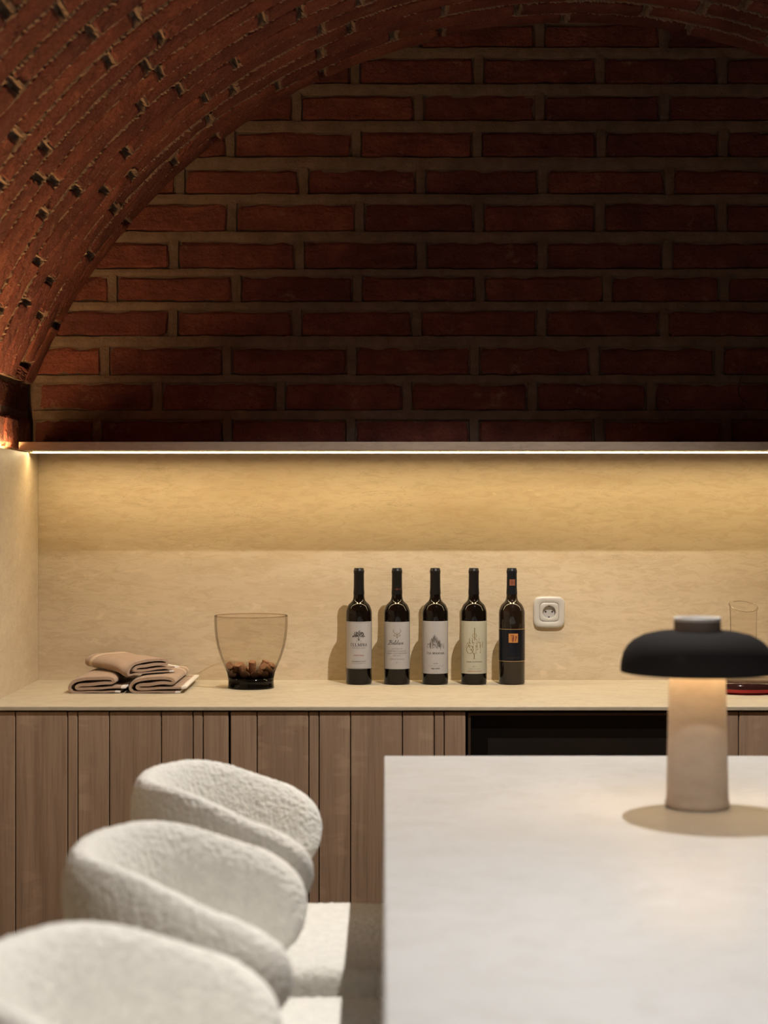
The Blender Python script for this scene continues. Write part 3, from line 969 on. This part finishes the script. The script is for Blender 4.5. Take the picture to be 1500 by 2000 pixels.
gy.text('BLACK CANYON VINEYARD', 0, V(1272.6), 38 * PX, 2.0 * PX)
gy.text('HOWELL MOUNTAIN DISTRICT', 0, V(1277), 44 * PX, 2.0 * PX)
gy.text('NAPA VALLEY', 0, V(1281.2), 16 * PX, 1.8 * PX)
gy.text('CABERNET SAUVIGNON', 0, V(1288), 30 * PX, 1.6 * PX)
gy.text('2017', 0, V(1295.3), 5 * PX, 1.3 * PX)
gy.build('grey_print', M['ink_grey'], lb, RB, zc, .00046)
sp_ = Print()
for k in range(3):
    a = k * math.pi / 3
    sp_.stroke([(2.2 * PX * math.cos(a), 2.2 * PX * math.sin(a)), (-2.2 * PX * math.cos(a), -2.2 * PX * math.sin(a))], .5 * PX)
sp_.rect(-8 * PX, 8 * PX, -.2 * PX, .2 * PX, 8)
sp_.build('star_print', M['rust'], c, RB * .398, zb(1153), .0004)

# 3: pencil sketch of a wooded hill
t, c, zb = make_bottle(850, 'wine bottle with grey pencil-sketch hill on plain white label, third in row', M['bottle'], M['foil'])
lb = label_part(t, zb(1316.5), zb(1214.5), HALF, M['paper'])
ik, gy, ft = Print(), Print(), Print()
q = random.Random(8)
for i in range(95):
    u = q.triangular(-18, 18, -1)
    top = 1240 + abs(u + 1) * 1.05 + q.uniform(-1, 8)
    b_ = 1268 + q.uniform(-4, 3)
    if top > b_: top = b_ - 2
    (ik if i % 4 == 0 else gy).stroke([(u * PX, V(top)), (u * PX, V(min(b_, top + q.uniform(3, 14))))], q.uniform(.25, .6) * PX, q.uniform(.3, .8) * PX)
for i in range(40):
    u = q.uniform(-17, 17); v = q.uniform(1258, 1267)
    gy.stroke([((u - 1.6) * PX, V(v)), ((u + 1.6) * PX, V(v + q.uniform(-.6, .6)))], .5 * PX)
for i in range(14):
    u = q.choice((-13, 13)) + q.uniform(-4, 4); v = q.uniform(1250, 1262)
    ft.stroke([((u - 3) * PX, V(v)), ((u + 3) * PX, V(v))], .3 * PX)
serif_line(ik, 'FOG MOUNTAIN', 0, V(1276.4), 35 * PX, 4.2 * PX, .75 * PX, small={0, 4})
ik.text('2020', 0, V(1296.4), 9 * PX, 1.9 * PX, bold=.01, space=1.3)
ik.text('RED WINE', 0, V(1306.4), 16 * PX, 2.5 * PX, bold=.02)
ft.text('CALIFORNIA VINEYARDS', 0, V(1301.2), 33 * PX, 1.4 * PX)
ft.text('ALC. 13.9%', 0, V(1312), 8 * PX, 1.2 * PX)
ik.build('print', M['ink'], lb, RB, zc, .0005)
gy.build('sketch_print', M['ink_grey'], lb, RB, zc, .00046)
ft.build('faint_print', M['ink_faint'], lb, RB, zc, .00043)

# 4: stacked gold capitals
t, c, zb = make_bottle(925.3, 'wine bottle with stacked gold capital letters on cream label, fourth in row', M['bottle'], M['foil'])
lb = label_part(t, zb(1316.5), zb(1214.5), HALF, M['paper_warm'])
gd = Print()
k = 60 / 1000                    # zoom pixel (895..957 over 1033) to picture pixel
def L4(ch, zx0, zx1, zy0, zy1, w=1.1):
    u0, u1 = (895 + zx0 * .06 - 925.8) * PX, (895 + zx1 * .06 - 925.8) * PX
    v0, v1 = V(1205 + zy1 * .06), V(1205 + zy0 * .06)
    serif(gd, ch, u0, v0, u1 - u0, v1 - v0, w * PX)
L4('J', 480, 555, 385, 745, 1.5); L4('O', 450, 585, 555, 695, .95)
L4('H', 330, 470, 720, 870, .9); L4('N', 530, 680, 720, 865, .9)
L4('A', 195, 375, 850, 1010, 1.0); L4('N', 330, 500, 840, 1010, 1.1); L4('T', 490, 700, 840, 1010, 1.1); L4('H', 680, 815, 835, 1010, 1.0)
L4('O', 245, 480, 950, 1205, 1.4); L4('N', 530, 745, 950, 1190, 1.3)
L4('Y', 375, 640, 1060, 1380, 1.7)
gd.build('gold_print', M['ink_gold'], lb, RB, zc, .0005)
ik = Print()
ik.text('JOHN ANTHONY', 0, V(1293.7), 32 * PX, 2.8 * PX, bold=.012, space=1.1)
ik.build('print', M['ink'], lb, RB, zc, .0005)
gy = Print()
gy.text('2017', 0, V(1302.3), 8 * PX, 1.4 * PX); gy.text('NAPA VALLEY', 0, V(1307), 22 * PX, 1.6 * PX, space=1.3)
for u in (-23.3, 23.3): gy.rect(u * PX - .0001, u * PX + .0001, V(1316), V(1215))
gy.build('grey_print', M['ink_grey'], lb, RB, zc, .00046)
rd = Print(); rd.text('CABERNET SAUVIGNON', 0, V(1311.6), 29 * PX, 1.6 * PX, bold=.01)
rd.build('red_print', M['ink_red'], lb, RB, zc, .0005)

# 5: dark bottle, gold ruled band, orange square
t, c, zb = make_bottle(999.6, 'dark wine bottle with orange square on black gold-edged band, rightmost in the row', M['bottle_brown'], M['foil_navy'])
lb = label_part(t, zb(1292.5), zb(1230.3), math.radians(84), M['navy'])
gl = Print()
hw = RB * math.radians(84)
for vv in (1230.3, 1292.3): gl.rect(-hw, hw, V(vv) - .00045, V(vv) + .00045, 24)
gl.build('gold_rule', M['gold_line'], lb, RB, zc, .0005)
oq = Print(); oq.rect(-7.9 * PX, 10.4 * PX, V(1256.2), V(1238.6), 6)
e = oq.build('emblem', M['orange'], lb, RB, zc, .0005)
def seal(pr, u, v, k):
    for pts, w in (([(-.62, .66), (.05, .62)], .16), ([(.05, .62), (-.1, .1), (-.3, -.55), (-.2, -.8), (.02, -.55), (.08, .4)], .2), ([(-.6, .28), (-.1, .3)], .12), ([(-.55, -.1), (-.1, .0)], .12),
                   ([(.35, .42), (.75, .36)], .1), ([(.58, .5), (.56, -.2), (.42, -.7)], .22), ([(.78, .46), (.7, -.1)], .1)):
        pr.stroke([(u + x * k, v + y * k) for x, y in pts], w * k)
rs = Print(); seal(rs, 1.2 * PX, V(1247.4), 8.6 * PX)
rs.build('emblem_mark', M['rust'], lb, RB, zc, .0007)
sg = Print()
q = random.Random(3)
pts = [(-14 * PX + i * .7 * PX, V(1285.3) + (q.uniform(-1.1, 1.3) if i % 2 else q.uniform(-.5, .5)) * PX) for i in range(41)]
sg.stroke(pts, .35 * PX)
sg.stroke([(-1.5 * PX, V(1285)), (-1 * PX, V(1287.6)), (-2.5 * PX, V(1288))], .4 * PX)
sg.build('signature_print', M['bronze'], lb, RB, zc, .0005)
on = Print(); on.rect(-5.2 * PX, 5.8 * PX, -6 * PX, 6 * PX, 4)
on.build('emblem', M['orange_dim'], c, RB * .392, zb(1140), .0006)
rs = Print(); seal(rs, .3 * PX, 0, 5.4 * PX)
rs.build('emblem_mark', M['rust'], c, RB * .392, zb(1140), .0008)

# ------------------------------------------------------------------ glass bowl with corks
GD = 4.188
gs = GD / F
gb = thing('glass_bowl', 'smoked glass bowl with dark base holding wine corks', 'bowl', (X(490.3, GD), GD, ZC))
outer = [(45.6, 0), (45.2, 3), (44.6, 8), (44.4, 14), (44.8, 20), (46.5, 29), (49.5, 37), (54, 47), (58.5, 57), (63, 70), (66.5, 82), (69.3, 97), (71, 112), (71.7, 127), (71.5, 140.5)]
outer = [(r * gs, z * gs) for r, z in outer]
inner = [(r - .0028, z) for r, z in outer if z > .024]
prof = outer[4:] + [(outer[-1][0] - .0012, outer[-1][1] + .0012)] + inner[::-1] + [(0, .024)]
obj('bowl_wall', MB().lathe(outer[4:], 96), M['smoke_glass'], gb)
rimz = outer[-1][1]; rimr = outer[-1][0] - .0007
obj('rim', MB().grid([[((rimr + .0013 * math.cos(b)) * math.cos(a), (rimr + .0013 * math.cos(b)) * math.sin(a), rimz + .0013 * math.sin(b)) for b in [2 * math.pi * j / 8 for j in range(8)]] for a in [2 * math.pi * i / 96 for i in range(96)]], True, True), M['smoke_rim'], gb)
obj('base', MB().lathe([(0, 0)] + outer[:5] + [(outer[4][0] - .002, outer[4][1]), (.02, .020), (0, .019)], 64), M['smoke_base'], gb)

CR, CL = .0093, .036
corks = [  # visible end (x, y, z), outward normal of that end, label
    ((-.049, -.020, .0565), (-.15, -.95, .25), 'wine cork facing out at the left edge of the bowl pile'),
    ((-.021, .004, .0650), (-.45, -.45, .70), 'topmost tilted wine cork left of the bowl centre'),
    ((-.021, -.030, .0510), (-.15, -.55, .80), 'wine cork showing its pale end below the topmost one in bowl'),
    ((.0127, -.016, .0640), (.02, -.30, .95), 'upright wine cork standing in the middle of the bowl'),
    ((.0280, -.032, .0530), (-.40, -.75, .50), 'wine cork leaning right of the upright one in bowl'),
    ((.0440, -.014, .0560), (.60, -.30, .65), 'printed wine cork leaning on the right wall of bowl'),
    ((.0270, .020, .0640), (.40, -.10, .90), 'wine cork half hidden behind the upright one in bowl'),
    ((.0020, .012, .0530), (1.0, -.05, .05), 'wine cork lying flat behind the others in bowl'),
    ((-.042, -.030, .0400), (-.10, -1.0, .15), 'dim wine cork end low at the left in the dark part of bowl'),
    ((.0190, -.044, .0320), (.15, -1.0, .10), 'dim wine cork end low at right of centre in the dark part of bowl'),
    ((-.008, -.046, .0350), (-.1, -1.0, .20), 'dim wine cork end low at left of centre in the dark part of bowl'),
    ((.0400, -.030, .0370), (.45, -.85, .10), 'dim wine cork low at the right in the dark part of bowl'),
]
st_c = []
for e, nn, lab in corks:
    nn = Vector(nn).normalized()
    st_c.append([Vector(e) - nn * CL / 2, nn])
def seg_pts(c, n_): return [c + n_ * t_ for t_ in (-(CL / 2 - .002), -.006, .006, CL / 2 - .002)]
for it in range(140):                # let neighbours push each other apart inside the bowl
    for i in range(len(st_c)):
        for j in range(i):
            best = None
            for p in seg_pts(*st_c[i]):
                for q_ in seg_pts(*st_c[j]):
                    d = (p - q_)
                    if best is None or d.length < best.length: best = d
            if 1e-6 < best.length < 2 * CR + .0004:
                m_ = best.normalized() * (2 * CR + .0004 - best.length) * .35
                st_c[i][0] += m_; st_c[j][0] -= m_
        c_, n_ = st_c[i]
        c_.z -= .00035
        for s_ in (-1, 1):
            e = c_ + n_ * s_ * (CL / 2)
            if e.z < .022 + CR * .9: c_.z += (.022 + CR * .9 - e.z) * .5
            rad = math.hypot(e.x, e.y)
            lim = .0
            for (r1, z1), (r2, z2) in zip(outer, outer[1:]):
                if z1 <= e.z - .004 <= z2: lim = r1 + (r2 - r1) * (e.z - .004 - z1) / max(1e-6, z2 - z1)
            lim = (lim or .045) - .0035 - CR * .8
            if rad > lim:
                c_.x -= e.x / rad * (rad - lim) * .6; c_.y -= e.y / rad * (rad - lim) * .6
cork_me = mesh('cork', MB().lathe([(0, -CL / 2), (CR - .0006, -CL / 2), (CR, -CL / 2 + .0006), (CR, CL / 2 - .0006), (CR - .0006, CL / 2), (0, CL / 2)], 24, smooth=False), M['cork'])
for (c_, n_), (e, nn, lab) in zip(st_c, corks):
    o = obj('cork', cork_me, None)
    o.location = gb.location + c_
    o.rotation_mode = 'QUATERNION'
    o.rotation_quaternion = Vector((0, 0, 1)).rotation_difference(n_)
    tag(o, lab, 'cork', 'wine corks in the glass bowl')
    if lab and 'printed' in lab:
        pr = Print()
        [pr.disc(q_.uniform(-.003, .003), q_.uniform(-.004, .004), .0012, 6) for q_ in [random.Random(2)] for _ in range(9)]
        pr.build('print', M['cork_print'], o, CR, 0, .0002)

# ------------------------------------------------------------------ folded towels
TD = 4.055
tk = (TD / F) / 5.357                        # one crop pixel in metres
PATH = [(622, 388), (568, 388), (480, 389), (380, 389), (240, 390), (150, 389), (112, 378), (94, 350), (108, 312), (160, 275), (255, 255), (380, 247), (480, 246), (535, 258),
        (550, 281), (528, 297), (460, 296), (400, 299), (300, 312), (215, 316), (172, 330), (170, 348), (215, 358), (320, 357), (450, 349), (560, 344), (632, 342), (682, 342)]
def catmull(pts, m=5):
    q_ = [pts[0]] + pts + [pts[-1]]
    out = []
    for i in range(1, len(q_) - 2):
        p0, p1, p2, p3 = q_[i - 1:i + 3]
        for s in range(m):
            t_ = s / m
            out.append(tuple(.5 * ((2 * p1[a]) + (-p0[a] + p2[a]) * t_ + (2 * p0[a] - 5 * p1[a] + 4 * p2[a] - p3[a]) * t_ ** 2 + (-p0[a] + 3 * p1[a] - 3 * p2[a] + p3[a]) * t_ ** 3) for a in (0, 1)))
    out.append(pts[-1])
    return out
def towel_mesh(W, seed, warp, ends=(0, 0)):
    pts = catmull(PATH)
    pts = [((x - 85) * tk, (404 - z) * tk) for x, z in pts]
    n_ = len(pts)
    prof_o, prof_i = [], []
    for i, (x, z) in enumerate(pts):
        a, b = pts[max(0, i - 1)], pts[min(n_ - 1, i + 1)]
        dx, dz = b[0] - a[0], b[1] - a[1]
        L = math.hypot(dx, dz)
        f_ = i / (n_ - 1)
        th = (11 + 9 * min(1, max(0, (f_ - .12) / .2)) - 7 * min(1, max(0, (f_ - .8) / .1))) * tk
        prof_o.append((x + dz / L * th, z - dx / L * th)); prof_i.append((x - dz / L * th, z + dx / L * th))
    ny = 26
    def build(i0, i1, grow):
        mb = MB()
        rows = []
        for k in range(ny + 1):
            y = W * k / ny
            e = .0016 * math.exp(-y / .004) + .0016 * math.exp(-(W - y) / .004)
            row = []
            for side, prf, rngi in ((1, prof_o, range(i0, i1 + 1)), (-1, prof_i, range(i1, i0 - 1, -1))):
                for i in rngi:
                    x, z = prf[i]; cx, cz = pts[i]
                    ex = 1 + grow - e / .006
                    x, z = cx + (x - cx) * ex, cz + (z - cz) * ex
                    nz = noise.noise(Vector((cx * 22 + seed, y * 13, cz * 60))) * .0016
                    fr_ = noise.noise(Vector((seed * 3.3, cx * 30, cz * 30 + 5))) * .004
                    row.append(warp(x + nz * .5, y + fr_ * (1 if k in (0,) else .3), z + nz))
            rows.append(row)
        mb.grid(rows, close_v=True)
        m_ = i1 - i0 + 1
        for r_, flip in ((0, False), (ny, True)):
            o = r_ * 2 * m_
            mb.add([], [])
            base = 0
            for i in range(m_ - 1):
                f_ = (o + i, o + i + 1, o + 2 * m_ - 2 - i, o + 2 * m_ - 1 - i)
                mb.f.append(f_[::-1] if flip else f_); mb.sm.append(False)
        if i1 == n_ - 1 or i0 == 0: pass
        return mb
    body = build(5, n_ - 6, 0)
    hem_a = build(0, 5, .06)
    hem_b = build(n_ - 6, n_ - 1, .06)
    return body, hem_a, hem_b
def place_towel(px_left, d, yaw, z, W, seed, label, warp=lambda x, y, z: (x, y, z), pivot=0.0):
    t = thing('folded_towel', label, 'towel', (X(px_left, d), d, z), yaw, 'folded towels on the counter')
    b, ha, hb = towel_mesh(W, seed, warp)
    obj('cloth', b, M['cloth'], t)
    for hm in (ha, hb): obj('hem', hm, M['hem'], t)
    return t
place_towel(134, TD, 0, ZC + .0001, .285, 1.0, 'folded tan towel at lower left of the stack, nearest the side panel')
place_towel(252, TD - .002, 0, ZC + .0001, .285, 4.0, 'folded tan towel at lower right of the stack, nearest the glass bowl',
            lambda x, y, z: (x, y, z * 1.0))
YAW = math.radians(33)
txl, td2 = X(249, 4.075), 4.075
def warp_top(x, y, z):
    wx = txl + x * math.cos(YAW) - y * math.sin(YAW)
    left_end = X(134, TD) + .110
    right_start = X(252, TD) + .004
    sag = .010 * math.exp(-((wx - (left_end + right_start) / 2) / .017) ** 2)
    return (x, y, z * .88 - sag * max(0, 1 - y / .20))
place_towel(249, td2, YAW, ZC + .0420, .255, 7.0, 'folded tan towel with pale stripes lying across the top of the stack', warp_top)

# ------------------------------------------------------------------ decanter and wine glass on the right
DD = 4.105
ds = DD / F
dc = thing('wine_decanter', 'clear glass decanter with slanted rim and red wine in its wide base', 'decanter', (X(1452, DD), DD, ZC))
zr = lambda py: (1343 - py) * ds + .0
body = [(0, .002), (70, .002), (78, .0035), (81, .010), (80, .020), (74, .032), (60, .046), (44, .060), (33, .078), (28, .100), (26, .125), (25.5, .15), (26, .18), (27, .205)]
bp = [((r * ds), z) for r, z in body]
def slanted(prof, n=72):
    rows = []
    for r, z in prof:
        rows.append([(r * math.cos(a), r * math.sin(a), z + r * (.30 * math.sin(a) - .05 * math.cos(a)) * (z / .2) ** 4) for a in [2 * math.pi * i / n for i in range(n)]])
    return MB().grid(rows, close_v=True)
obj('vessel', slanted(bp[1:] ), M['clear_glass'], dc)
rr_, rz_ = bp[-1]
def rim_pt(a, b, rt=.0017):
    r = rr_ + rt * math.cos(b)
    z = rz_ + rt * math.sin(b)
    return (r * math.cos(a), r * math.sin(a), z + r * (.30 * math.sin(a) - .05 * math.cos(a)) * (rz_ / .2) ** 4)
obj('rim', MB().grid([[rim_pt(2 * math.pi * i / 72, 2 * math.pi * j / 8) for j in range(8)] for i in range(72)], True, True), M['rim_glass'], dc)
obj('wine', MB().lathe([(0, .0028), (69.5 * ds, .0028), (77 * ds, .0042), (79.4 * ds, .0085), (79.2 * ds, .0125)], 72), M['wine'], dc)
obj('wine_surface', MB().lathe([(79.2 * ds, .0125), (79.0 * ds, .019), (75 * ds, .0275), (0, .0275)], 72), M['wine_dark'], dc)
obj('foot', MB().lathe([(0, 0), (70 * ds, 0), (76 * ds, .0012), (70 * ds, .0022), (0, .0022)], 64), M['wine'], dc)

WD = 4.25
ws = WD / F
zsh = lambda py: Z(py, WD) - SH1
wg = thing('wine_glass', 'faint stemmed wine glass standing on the shelf at the right edge', 'glass', (X(1488, WD), WD, SH1))
wt = zsh(712)
bowl_g = [(2.2, zsh(800)), (8, zsh(796)), (24, zsh(790)), (38, zsh(782)), (46, zsh(770)), (47, zsh(758)), (42, zsh(740)), (35, zsh(722)), (31, zsh(712))]
obj('bowl', MB().lathe([(r * ws, z) for r, z in bowl_g], 64), M['clear_glass'], wg)
obj('stem', MB().lathe([(6 * ws, .0035), (3.2 * ws, .010), (2.4 * ws, .03), (2.2 * ws, zsh(803)), (2.4 * ws, zsh(800))], 24), M['clear_glass'], wg)
obj('foot', MB().lathe([(0, 0.0002), (36 * ws, .0002), (37 * ws, .001), (30 * ws, .0018), (6 * ws, .0036), (0, .0036)], 48), M['clear_glass'], wg)

# ------------------------------------------------------------------ island
isl = thing('kitchen_island', 'large pale stone-topped island in the foreground carrying the table lamp', 'island', (.55, 2.0, 0))
io = isl.location
obj('top', off(MB().box(0.0, 1.10, 0.75, 3.018, ZI - .04, ZI, .002), io), M['island'], isl)
obj('base', off(MB().box(.34, 1.06, .85, 2.96, .08, ZI - .0405), io), M['wood'], isl)
obj('plinth', off(MB().box(.38, 1.02, .89, 2.92, 0, .0795), io), M['carcass'], isl)

# ------------------------------------------------------------------ table lamp
LD = 2.494
ls = LD / F
lamp = thing('table_lamp', 'small mushroom table lamp with black dome shade on stone column', 'lamp', (X(1362, LD), LD, ZI))
zl = lambda py: (1573 - py) * ls
LR = 149 * ls
obj('column', MB().lathe([(0, 0), (58 * ls, 0), (62 * ls, .003), (62.3 * ls, .0075), (60.5 * ls, .013), (60.0 * ls, .017), (55 * ls, zl(1330)), (53.5 * ls, zl(1312)), (50 * ls, zl(1240)), (0, zl(1240))], 72), M['lamp_stone'], lamp)
shade_o = [(LR, zl(1309)), (LR * 1.0, zl(1300)), (LR * .992, zl(1288)), (LR * .965, zl(1272)), (LR * .91, zl(1258)), (LR * .83, zl(1247)), (LR * .70, zl(1237)), (LR * .53, zl(1231)), (LR * .33, zl(1228.5))]
shade_i = [(r - .0022, z - (.0022 if r < LR * .9 else 0)) for r, z in shade_o]
sh = obj('shade', MB().lathe(shade_o, 96), M['black'], lamp)
obj('shade_lining', MB().lathe([(LR, zl(1309))] + shade_i, 96), M['lamp_inner'], sh)
nk = [(45.5 * ls, zl(1230)), (45 * ls, zl(1206)), (44.6 * ls, zl(1205.4)), (40.5 * ls, zl(1205.4)), (40.2 * ls, zl(1206)), (40 * ls, zl(1209)), (0, zl(1209))]
obj('collar', MB().lathe(nk, 72, smooth=False), M['collar'], lamp)
obj('collar_rim', MB().lathe([(45.2 * ls, zl(1209.5)), (45.8 * ls, zl(1208)), (45.8 * ls, zl(1204)), (45 * ls, zl(1202.5)), (41 * ls, zl(1202.5)), (40 * ls, zl(1204)), (39.6 * ls, zl(1206.5)), (0, zl(1206.5))], 72), M['lamp_inner'], lamp)
obj('light_ring', MB().lathe([(56 * ls, zl(1279)), (56 * ls, zl(1285)), (62 * ls, zl(1285)), (62 * ls, zl(1279)), (56 * ls, zl(1279))], 72), M['lamp_led'], lamp)

# ------------------------------------------------------------------ bar stools
def boucle_push(p, nrm, seed=0):
    p = Vector(p)
    a = (.5 - noise.noise(p * 125, noise_basis='VORONOI_F1')) * .0012 + noise.noise(p * 260) * .0006 + noise.noise(p * 9) * .0010
    return p + nrm * a
def displaced(rows, close_v=True):
    nu, nv = len(rows), len(rows[0])
    out = []
    for i in range(nu):
        r = []
        for j in range(nv):
            p = Vector(rows[i][j])
            du = Vector(rows[min(nu - 1, i + 1)][j]) - Vector(rows[max(0, i - 1)][j])
            dv = Vector(rows[i][(j + 1) % nv]) - Vector(rows[i][(j - 1) % nv])
            nn = du.cross(dv)
            nn = nn.normalized() if nn.length > 1e-12 else Vector((0, 0, 0))
            r.append(tuple(boucle_push(p, nn)))
        out.append(r)
    return out
ZS = .624
KS = .9167                                      # stool sizes were first taken at a 0.6 m pitch; the true pitch is 0.55 m
def near(p): return (p[0] * KS, p[1] * KS, H - KS * (H - p[2]))
ZF = H - KS * (H - (ZS - .104))                 # underside of the seat
def sstep(a, b, x):
    t_ = min(1, max(0, (x - a) / (b - a)))
    return t_ * t_ * (3 - 2 * t_)
def make_backrest():
    nu, nv = 400, 170
    rows = []
    T = .035                                    # half thickness
    ax, by, cx = .237, .186, -.130              # plan half-ellipse of the band's centre line
    # total path: straight tips plus half-ellipse, walked by arc length
    raw = []
    for i in range(401):
        ph = math.radians(-90 + 180 * i / 400)
        e_ = 2 / 2.25
        c_, s_ = math.cos(ph), math.sin(ph)
        raw.append(Vector((cx - ax * abs(c_) ** e_, by * math.copysign(abs(s_) ** e_, s_))))
    raw = [Vector((-.110, -by))] + [Vector((-.120, -by))] + raw + [Vector((-.120, by))] + [Vector((-.110, by))]
    acc = [0]
    for a, b in zip(raw, raw[1:]): acc.append(acc[-1] + (b - a).length)
    Lt = acc[-1]
    def at(s):
        s = min(Lt, max(0, s))
        for k in range(len(acc) - 1):
            if acc[k + 1] >= s:
                f_ = (s - acc[k]) / max(1e-9, acc[k + 1] - acc[k])
                return raw[k] + (raw[k + 1] - raw[k]) * f_
        return raw[-1]
    for i in range(nu + 1):
        # denser sampling at the rounded tips
        u = i / nu
        s = Lt * (u - .035 * math.sin(4 * math.pi * u) * 0)
        c_ = at(s)
        tg = (at(s + .004) - at(s - .004)).normalized()
        nrm = Vector((tg.y, -tg.x))            # outwards
        if (c_ - Vector((-.13, 0))).dot(nrm) < 0: nrm = -nrm
        back = sstep(-.10, -.36, c_.x)         # 0 at the arm tips, 1 at the back
        top = .832 + .060 * sstep(-.13, -.33, c_.x)
        bot = .690 - .105 * sstep(-.13, -.34, c_.x)
        e = min(s, Lt - s)                      # distance to the nearer tip
        RT = .075
        k = math.sqrt(max(0, 1 - (1 - min(1, e / RT)) ** 2))
        k2 = math.sqrt(max(0, 1 - (1 - min(1, e / .045)) ** 2))
        k, k2 = max(k, .02), max(k2, .02)
        zm, hh = (top + bot) / 2, (top - bot) / 2 * k
        th = T * k2
        row = []
        lean = .034 * k
        for j in range(nv):
            b_ = 2 * math.pi * j / nv
            cb, sb_ = math.cos(b_), math.sin(b_)
            ee = 2 / 2.7
            x_ = math.copysign(abs(cb) ** (2 / 2.2), cb) * th
            z_ = math.copysign(abs(sb_) ** ee, sb_) * hh
            # inner face a little hollow, outer face a little bulged
            zz = z_ / max(hh, 1e-6)
            bulge = .010 * (1 - zz * zz) * k
            o_ = x_ + bulge + lean * zz
            p2 = c_ + nrm * o_
            row.append((p2.x, p2.y, zm + z_))
        rows.append([near(p) for p in row])
    rows = displaced(rows)
    mb = MB().grid(rows, close_v=True)
    for r_ in (0, nu):
        o = r_ * nv
        mb.f.append(tuple(o + j for j in range(nv))); mb.sm.append(True)
    return mb
def make_seat():
    x0, x1, hy, z0, z1 = -.335, .055, .235, ZS - .105, ZS
    nv = 420
    rows = []
    cx, hx = (x0 + x1) / 2, (x1 - x0) / 2
    rd = .030
    prof = [(-1, 0)] if False else []
    steps = [(.02, z0), (.5, z0)]
    for i in range(9):
        a = -math.pi / 2 + math.pi / 2 * i / 8
        steps.append((1.0, z0 + rd + rd * math.sin(a), -rd + rd * math.cos(a)))
    for i in range(13):
        a = math.pi / 2 * i / 12
        steps.append((1.0, z1 - rd + rd * math.sin(a), -rd + rd * math.cos(a)))
    for k in range(1, 60): steps.append((1 - k / 60.0, z1 + .004 * math.sin(k / 60 * math.pi / 2), -rd))
    steps.append((.01, z1 + .004, -rd))
    for stp in steps:
        k = stp[0]; z = stp[1]; o = stp[2] if len(stp) > 2 else -rd
        row = []
        for j in range(nv):
            a = 2 * math.pi * j / nv
            c_, s_ = math.cos(a), math.sin(a)
            q_ = (abs(c_) ** 7 + abs(s_) ** 7) ** (-1 / 7)
            row.append((cx + (hx + o) * k * c_ * q_, (hy + o) * k * s_ * q_, z))
        rows.append([near(p) for p in row])
    rows = displaced(rows)
    mb = MB().grid(rows, close_v=True)
    for r_ in (0, len(rows) - 1):
        mb.f.append(tuple(r_ * nv + j for j in range(nv))); mb.sm.append(True)
    return mb
LAB = ['cream boucle bar stool with curved back, farthest from the camera, beside the cabinets',
       'cream boucle bar stool with curved back, middle of the three',
       'cream boucle bar stool with curved back, nearest the camera at bottom left']
st0 = thing('bar_stool', LAB[0], 'stool', (0, 2.875 * KS, 0), 0, 'boucle stools along the island')
obj('seat', make_seat(), M['boucle'], st0)
obj('backrest', make_backrest(), M['boucle'], st0)
fb = MB().box(-.28, .02, -.175, .175, ZF - .022, ZF + .002, .003)
obj('seat_frame', fb, M['leg'], st0)
for sx, sy in ((-.255, -.15), (-.255, .15), (-.005, -.15), (-.005, .15)):
    obj('leg', MB().tube((sx, sy, ZF - .02), (sx - (.05 if sx < -.1 else -.03), sy * 1.15, 0), .012, 12, .009), M['leg'], st0)
fr = MB()
for a, b in (((-.292, -.166), (-.292, .166)), ((.017, -.166), (.017, .166)), ((-.292, -.166), (.017, -.166)), ((-.292, .166), (.017, .166))):
    fr.tube((*a, .18), (*b, .18), .007, 10)
obj('foot_rest', fr, M['leg'], st0)
for lb_, y in ((LAB[1], 2.275), (LAB[2], 1.675)):
    c = copy_tree(st0); c.location = (0, y * KS, 0); c['label'] = lb_

# ------------------------------------------------------------------ ceiling spotlights along the crown (above the frame)
for i, (x, y, z, w, cone, soft, aim) in enumerate(SPOTS):
    t = thing('ceiling_spotlight', ['spotlight can hanging from the vault crown above the island end', 'spotlight can hanging from the vault crown above the stools', 'spotlight can hanging from the vault crown behind the camera'][i], 'spotlight', (x, y, z), 0, 'spotlights along the vault crown')
    obj('housing', MB().lathe([(.030, -.001), (.034, -.001), (.035, .001), (.035, .09), (0, .09)], 32, smooth=False), M['black'], t)
    obj('lens', MB().lathe([(0, .004), (.0295, .004), (.0295, .006), (0, .006)], 32, smooth=False), M['spot_lens'], t)
